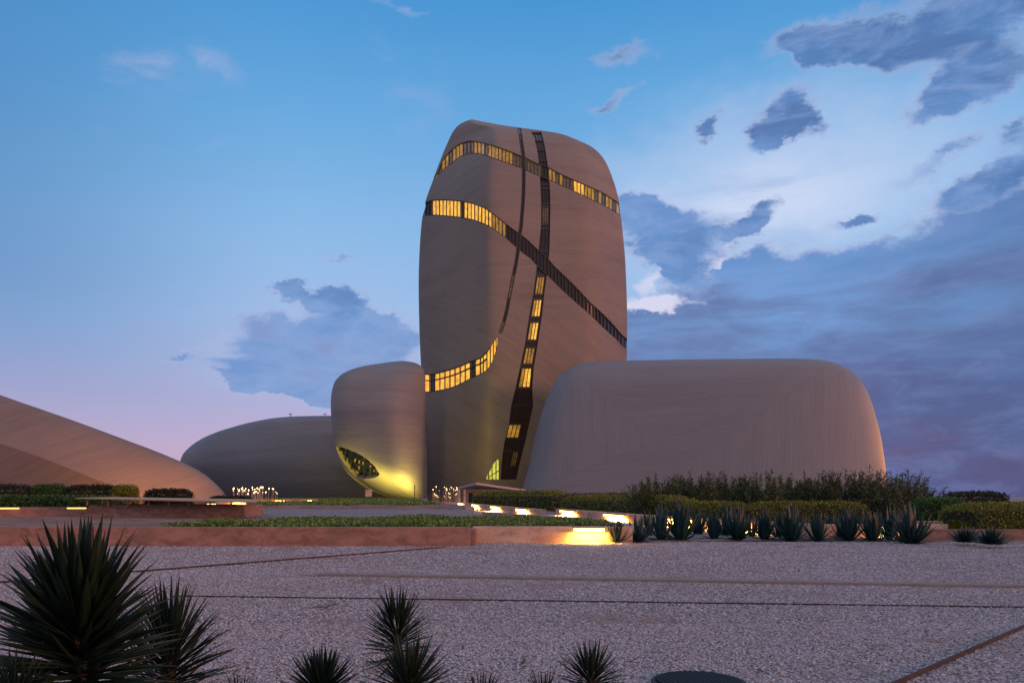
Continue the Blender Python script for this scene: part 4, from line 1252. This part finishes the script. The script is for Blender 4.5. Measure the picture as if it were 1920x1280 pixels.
for px, by, hp, nm in ((1810, 1022, 34, 'left one of two dark spiky rosettes by the far right wall'), (1858, 1027, 38, 'right one of two dark spiky rosettes by the far right wall')):
    q = random.Random(px); d = F * EYE / (by - HOR); H = hp / F * d
    e_ = empty('rosette_plant', ((px - 960) / F * d, d, 0), label=nm, cat='agave', group='dark rosettes by the right wall')
    for i in range(110):
        t = (i + .5) / 110; pol = R(4 + 84 * t ** .8) + q.gauss(0, .08); az = i * 2.39996
        dv = Vector((math.sin(pol) * math.cos(az), math.sin(pol) * math.sin(az), math.cos(pol)))
        place_leaf(q.choice(ab), e_, Vector((0.05 * math.cos(az), 0.05 * math.sin(az), 0.12)), dv, H * q.uniform(.75, 1.05), 0, .85)

# ------------------------------------------------------------------ foliage as many small leaves
def leaf_cloud(P, Nn, size, aspect=1.8, jitter=0.9, up=0.0):
    n = len(P)
    D = Nn + rng.normal(0, jitter, (n, 3)); D[:, 2] += up
    D /= np.linalg.norm(D, axis=1)[:, None] + 1e-9
    A = rng.normal(0, 1, (n, 3)); U = np.cross(D, A); U /= np.linalg.norm(U, axis=1)[:, None] + 1e-9
    s_ = size * rng.uniform(0.6, 1.3, (n, 1))
    V = np.empty((n, 4, 3))
    V[:, 0] = P; V[:, 1] = P + D * s_ * 0.5 * aspect + U * s_ * 0.45; V[:, 2] = P + D * s_ * aspect; V[:, 3] = P + D * s_ * 0.5 * aspect - U * s_ * 0.45
    me = bpy.data.meshes.new('leaves')
    me.vertices.add(n * 4); me.vertices.foreach_set('co', V.reshape(-1).astype(np.float32))
    me.loops.add(n * 4); me.loops.foreach_set('vertex_index', np.arange(n * 4, dtype=np.int32))
    me.polygons.add(n); me.polygons.foreach_set('loop_start', np.arange(0, n * 4, 4, dtype=np.int32))
    me.polygons.foreach_set('loop_total', np.full(n, 4, dtype=np.int32))
    me.update(); me.validate()
    return me

def hedge(p0, p1, w, h, label, mat, n=7000, leaf=0.07, dens=1.8, name='hedge', z0=0.0, rnd=0.35, shape='hedge', upj=0.3):
    """clipped hedge along p0-p1: inner twig mass and a coat of leaves"""
    n = int(n * dens); p0 = Vector(p0); p1 = Vector(p1); ax = (p1 - p0); Ln = ax.length; ax.normalize(); sd = Vector((-ax.y, ax.x))
    e_ = empty(name, (p0.x, p0.y, z0), label=label, cat='hedge')
    e_.location = (0, 0, 0)
    # superellipsoid shell points
    u = rng.normal(0, 1, (n, 3)); u[:, 2] = np.abs(u[:, 2]) * 1.0
    pw = 7.0
    nrm = (np.abs(u) ** pw).sum(1) ** (1 / pw)
    q = u / nrm[:, None]
    nn = np.sign(q) * np.abs(q) ** (pw - 1); nn /= np.linalg.norm(nn, axis=1)[:, None]
    lump = 1 + 0.05 * np.sin(q[:, 0] * Ln * 2.1 + q[:, 1] * 3) + 0.03 * np.sin(q[:, 0] * Ln * 5.3) + rng.normal(0, 0.025, n)
    # spread evenly along the length
    q[:, 0] = np.where(np.abs(q[:, 0]) > 0.995, q[:, 0], rng.uniform(-1, 1, n))
    endr = 1 - 0.18 * np.abs(q[:, 0]) ** 8
    X = (q[:, 0] * Ln / 2 + Ln / 2); Y = q[:, 1] * w / 2 * lump * endr; Z = q[:, 2] * (h) * lump * endr
    P = np.stack([p0.x + ax.x * X + sd.x * Y, p0.y + ax.y * X + sd.y * Y, z0 + Z], 1)
    Nw = np.stack([nn[:, 0] * ax.x + nn[:, 1] * sd.x, nn[:, 0] * ax.y + nn[:, 1] * sd.y, nn[:, 2]], 1)
    fo = link('foliage', leaf_cloud(P, Nw, leaf, up=upj), mat, e_); fo['kind'] = 'stuff'
    a = p0 + ax * 0.12; c_ = p1 - ax * 0.12; k = w / 2 * 0.74
    core = prism_me([tuple(a - sd * k), tuple(c_ - sd * k), tuple(c_ + sd * k), tuple(a + sd * k)], z0 + 0.0, z0 + h * 0.84, 0.1)
    link('twigs', core, M['core'], e_)
    return e_
M['core'] = simple('hedge_core', (0.020, 0.022, 0.010, 1), 0.95)

hedge((-3.6, 88), (4.6, 70), 2.2, 1.95, 'clipped olive hedge right of the kiosk, nearest to the tower', M['hedge'], 8000, 0.09)
hedge((4.7, 63), (9.6, 43.5), 2.0, 1.55, 'long clipped olive hedge above the lit path wall', M['hedge'], 10000, 0.07)
hedge((8.3, 37.8), (10.2, 35.0), 1.6, 1.22, 'small rounded olive hedge behind the tall left agaves', M['hedge'], 5000, 0.06)
hedge((10.1, 34.4), (15.5, 35.2), 1.5, 1.24, 'olive hedge behind the middle of the agave row', M['hedge'], 7000, 0.06)
hedge((15.4, 37), (17.4, 36.8), 1.5, 1.30, 'narrow dark hedge behind the right agaves', M['hedge_dark'], 4000, 0.06)
hedge((2.6, 79), (34, 76), 3.0, 1.72, 'long dark flat hedge in front of the broad grey building', M['hedge_dark'], 9000, 0.11)
hedge((17.7, 31.6), (24, 33.4), 2.4, 1.22, 'big rounded olive hedge at the right edge behind the rosettes', M['hedge'], 12000, 0.055)
hedge((19.6, 39), (21.8, 38.6), 2.2, 1.38, 'dark green bush left of the big right hedge', M['hedge_green'], 5000, 0.065, name='bush')
hedge((33, 60), (38, 62), 2.0, 1.75, 'distant flat-topped dark hedge at the right horizon', M['hedge_dark'], 3000, 0.1)
for (p0, p1, h, l_, m_) in (
        ((-46, 66), (-39.6, 66), 2.36, 'dark clipped hedge at the left edge below the sloping building', 'hedge_dark'),
        ((-39.5, 66), (-36.9, 66), 2.34, 'bright green clipped hedge section below the sloping building', 'hedge_green'),
        ((-36.8, 66), (-32.8, 66), 2.30, 'dark hedge section right of the bright green one', 'hedge_dark'),
        ((-32.7, 65.5), (-30.9, 65.5), 2.26, 'olive yellow hedge end section left of the lower hedge', 'hedge'),
        ((-31.2, 68), (-27.4, 68), 2.02, 'lower dark hedge right of the olive hedge end', 'hedge_dark'),
        ((-27.3, 72), (-23.5, 72), 1.45, 'very low dark hedge above the right end of the shelter', 'hedge_dark')):
    hedge(p0, p1, 1.6, h, l_, M[m_], 5000, 0.085)
for (x0, x1, y, h, l_) in ((-36, -28.6, 47, 1.0, 'leafy green mound of shrubs at the left edge above the lit wall'), (-29, -22.6, 45.5, .98, 'leafy green shrub mound left of the shelter'),):
    e_ = hedge((x0, y), (x1, y), 3.2, h, l_, M['hedge_green'], 6000, 0.10, name='shrub_bed', z0=0.5)

# tall loose shrubs
def shrub(x, y, h, wd, label, seed):
    q = np.random.default_rng(seed)
    e_ = empty('tall_shrub', (x, y, 0), label=label, cat='shrub', group='tall loose shrubs before the broad grey building')
    ns = 46; P = []; Dv = []; sv = []; sf = []
    for s_ in range(ns):
        az = q.uniform(0, 6.28); lean = q.uniform(0.03, 0.62); hh = h * q.uniform(0.62, 1.03) * (1 - 0.25 * lean)
        bx, by_ = q.normal(0, 0.25 * wd, 2)
        pts = []
        for k in range(9):
            t = k / 8
            pts.append(Vector((bx + math.cos(az) * lean * wd * t ** 1.4, by_ + math.sin(az) * lean * wd * t ** 1.4, hh * t - 0.10 * lean * h * t ** 3)))
        for k in range(8):
            a = len(sv); dirv = (pts[k + 1] - pts[k]); sn = dirv.cross(Vector((0.3, 1, 0))).normalized() * 0.012; sm_ = dirv.cross(sn).normalized() * 0.012
            sv += [pts[k] - sn, pts[k] + sn, pts[k] + sm_, pts[k + 1] - sn * .8, pts[k + 1] + sn * .8, pts[k + 1] + sm_ * .8]
            sf += [(a, a + 1, a + 4, a + 3), (a + 1, a + 2, a + 5, a + 4), (a + 2, a, a + 3, a + 5)]
            m_ = 6 if k < 3 else 16
            for j in range(m_):
                f_ = q.uniform(); pp = pts[k].lerp(pts[k + 1], f_)
                a2 = q.uniform(0, 6.28); el_ = q.uniform(0.1, 1.1)
                P.append(pp); Dv.append((math.cos(a2) * math.cos(el_), math.sin(a2) * math.cos(el_), math.sin(el_)))
    P = np.array([tuple(p_) for p_ in P]) + q.normal(0, 0.04, (len(P), 3)); Dv = np.array(Dv)
    link('stems', mesh(sv, sf), M['twig'], e_)['kind'] = 'stuff'
    cr = link('crown', leaf_cloud(P, Dv, 0.055, aspect=3.4, jitter=0.2), M['shrub'], e_)['kind'] = 'stuff'
tops = [(1212, 897), (1250, 893), (1288, 894), (1325, 891), (1362, 892), (1400, 893), (1436, 892), (1474, 895), (1508, 900), (1545, 889), (1580, 884), (1618, 887), (1655, 882), (1690, 886), (1722, 898)]
wh = ['leftmost shrub of the tall loose row', 'second shrub from the left end of the tall row', 'third shrub from the left end of the tall row', 'fourth shrub from the left end of the tall row',
      'fifth shrub from the left end of the tall row', 'sixth shrub from the left end of the tall row', 'seventh shrub from the left, near the middle of the tall row', 'middle shrub of the tall row, at its dip',
      'lowest shrub right of the middle of the tall row', 'shrub right of the lowest one in the tall row', 'bushy shrub sixth from the right end of the tall row... '.strip('. '),
      'fourth shrub from the right end of the tall row', 'highest shrub near the right end of the tall row', 'second shrub from the right end of the tall row', 'rightmost low shrub of the tall row against the sky']
for i, ((px, ty), l_) in enumerate(zip(tops, wh)):
    d = 47 + (i % 3) * 1.3
    p = at(px, ty, d)
    shrub(p.x, d, p.z * 1.10, 1.9, l_, 40 + i)
p = at(1762, 930, 66); shrub(p.x, 66, 1.6, 1.6, 'small far round shrub right of the tall row', 77)

# ground cover
def cover(name, region, n, z, hgt, leaf, mat, label=None):
    P = []
    while len(P) < n:
        x, y = region()
        bump = 0.5 + 0.5 * math.sin(x * 1.1 + math.sin(y * .8) * 2) * math.cos(y * 0.9)
        P.append((x, y, z(x, y) + random.uniform(0.0, hgt) * (0.45 + 0.75 * bump)))
    P = np.array(P)
    o = link(name, leaf_cloud(P, np.tile([0, 0, 1.0], (n, 1)), leaf, aspect=1.2, jitter=0.8), mat, kind='stuff')
    return o
def reg1():
    while True:
        y = random.uniform(27.1, 40); x = random.uniform(-14, 4.2)
        left = -12.2 + (y - 26) * .06
        back = 31.5 + 3.5 * math.exp(-((x + 3.0) / 5.0) ** 2) + 0.6 * math.sin(x * 1.3)
        if x > -1.3: back = min(34.5, 38.5 - (x + 1.3) * 1.55)
        if x > left + random.uniform(0, .6) and y < back and (x < 3.5) and (y > 27.95 or x < -1.4): return x, y
cover('ground_cover', reg1, 42000, lambda x, y: bed_z(y) - (0.01 if x < -1.3 else 0.04), 0.20, 0.075, M['cover_plant'])
def reg2():
    while True:
        y = random.uniform(57, 108); t = random.random()
        xl = -0.333 * y; xr = -3.4 - (y - 50) * 0.20
        return xl + (xr - xl) * t, y
cover('ground_cover', reg2, 26000, lambda x, y: 0.93 + 0.20 * min(1, max(0, (y - 60)) / 30), 0.16, 0.13, M['cover_plant'])

# fallen twigs on the gravel
for (px, py, d_, a, l_) in ((885, 1040, None, 0.3, 'dry fallen twig on the gravel before the lit wall'), (615, 1141, None, 0.1, 'thin dry twig on the gravel left of the round-headed yucca'),
                            (1505, 1026, None, -0.2, 'dry twig lying before the agaves near the middle')):
    d = F * EYE / (py - HOR); x = (px - 960) / F * d
    bm_v = []; bm_f = []
    q = random.Random(px)
    for k in range(5):
        st = Vector((q.uniform(-.3, .2), q.uniform(-.08, .08), 0.03)); en = st + Vector((q.uniform(.15, .35), q.uniform(-.15, .15), q.uniform(0, .08)))
        dv = (en - st).normalized(); s_ = dv.cross(Vector((0, 0, 1))).normalized() * 0.008; u_ = Vector((0, 0, 0.008)); o_ = len(bm_v)
        bm_v += [st - s_, st + s_, st + u_, en - s_ * .5, en + s_ * .5, en + u_ * .5]
        bm_f += [(o_, o_ + 1, o_ + 4, o_ + 3), (o_ + 1, o_ + 2, o_ + 5, o_ + 4), (o_ + 2, o_, o_ + 3, o_ + 5)]
    o = link('twig', mesh(bm_v, bm_f), M['twig'], None, loc=(x, d, 0), label=l_, cat='twig'); o.rotation_euler = (0, 0, a)

q = random.Random(21)
spots = [(1042, 1246, 'left of the single bottom yucca'), (985, 1240, 'between the bottom centre yuccas and the single one'), (868, 1214, 'right of the round-headed yucca'), (1170, 1246, 'between the single yucca and the round cover'),
         (1420, 1262, 'right of the round cover'), (742, 1087, 'below the left end of the broad kerb strip'), (1498, 1074, 'above the broad kerb strip at the right'), (560, 1258, 'left of the bottom yucca left of centre'),
         (1690, 1205, 'above the rusty strip at the right'), (470, 1180, 'right of the second large yucca')]
for px, py, w_ in spots:
    d = F * EYE / (py - HOR)
    o = bpy.data.objects.new('dry_leaf', dm_[q.randint(0, 1)]); COL.objects.link(o)
    o.location = ((px - 960) / F * d, d, 0.035); L = q.uniform(0.12, 0.22)
    o.rotation_euler = (R(84), q.uniform(-.3, .3), q.uniform(0, 6.28)); o.scale = (L * 2.2, L * 1.5, L)
    tag(o, 'fallen dry brown leaf on the gravel ' + w_, 'leaf', 'fallen dry leaves on the gravel')
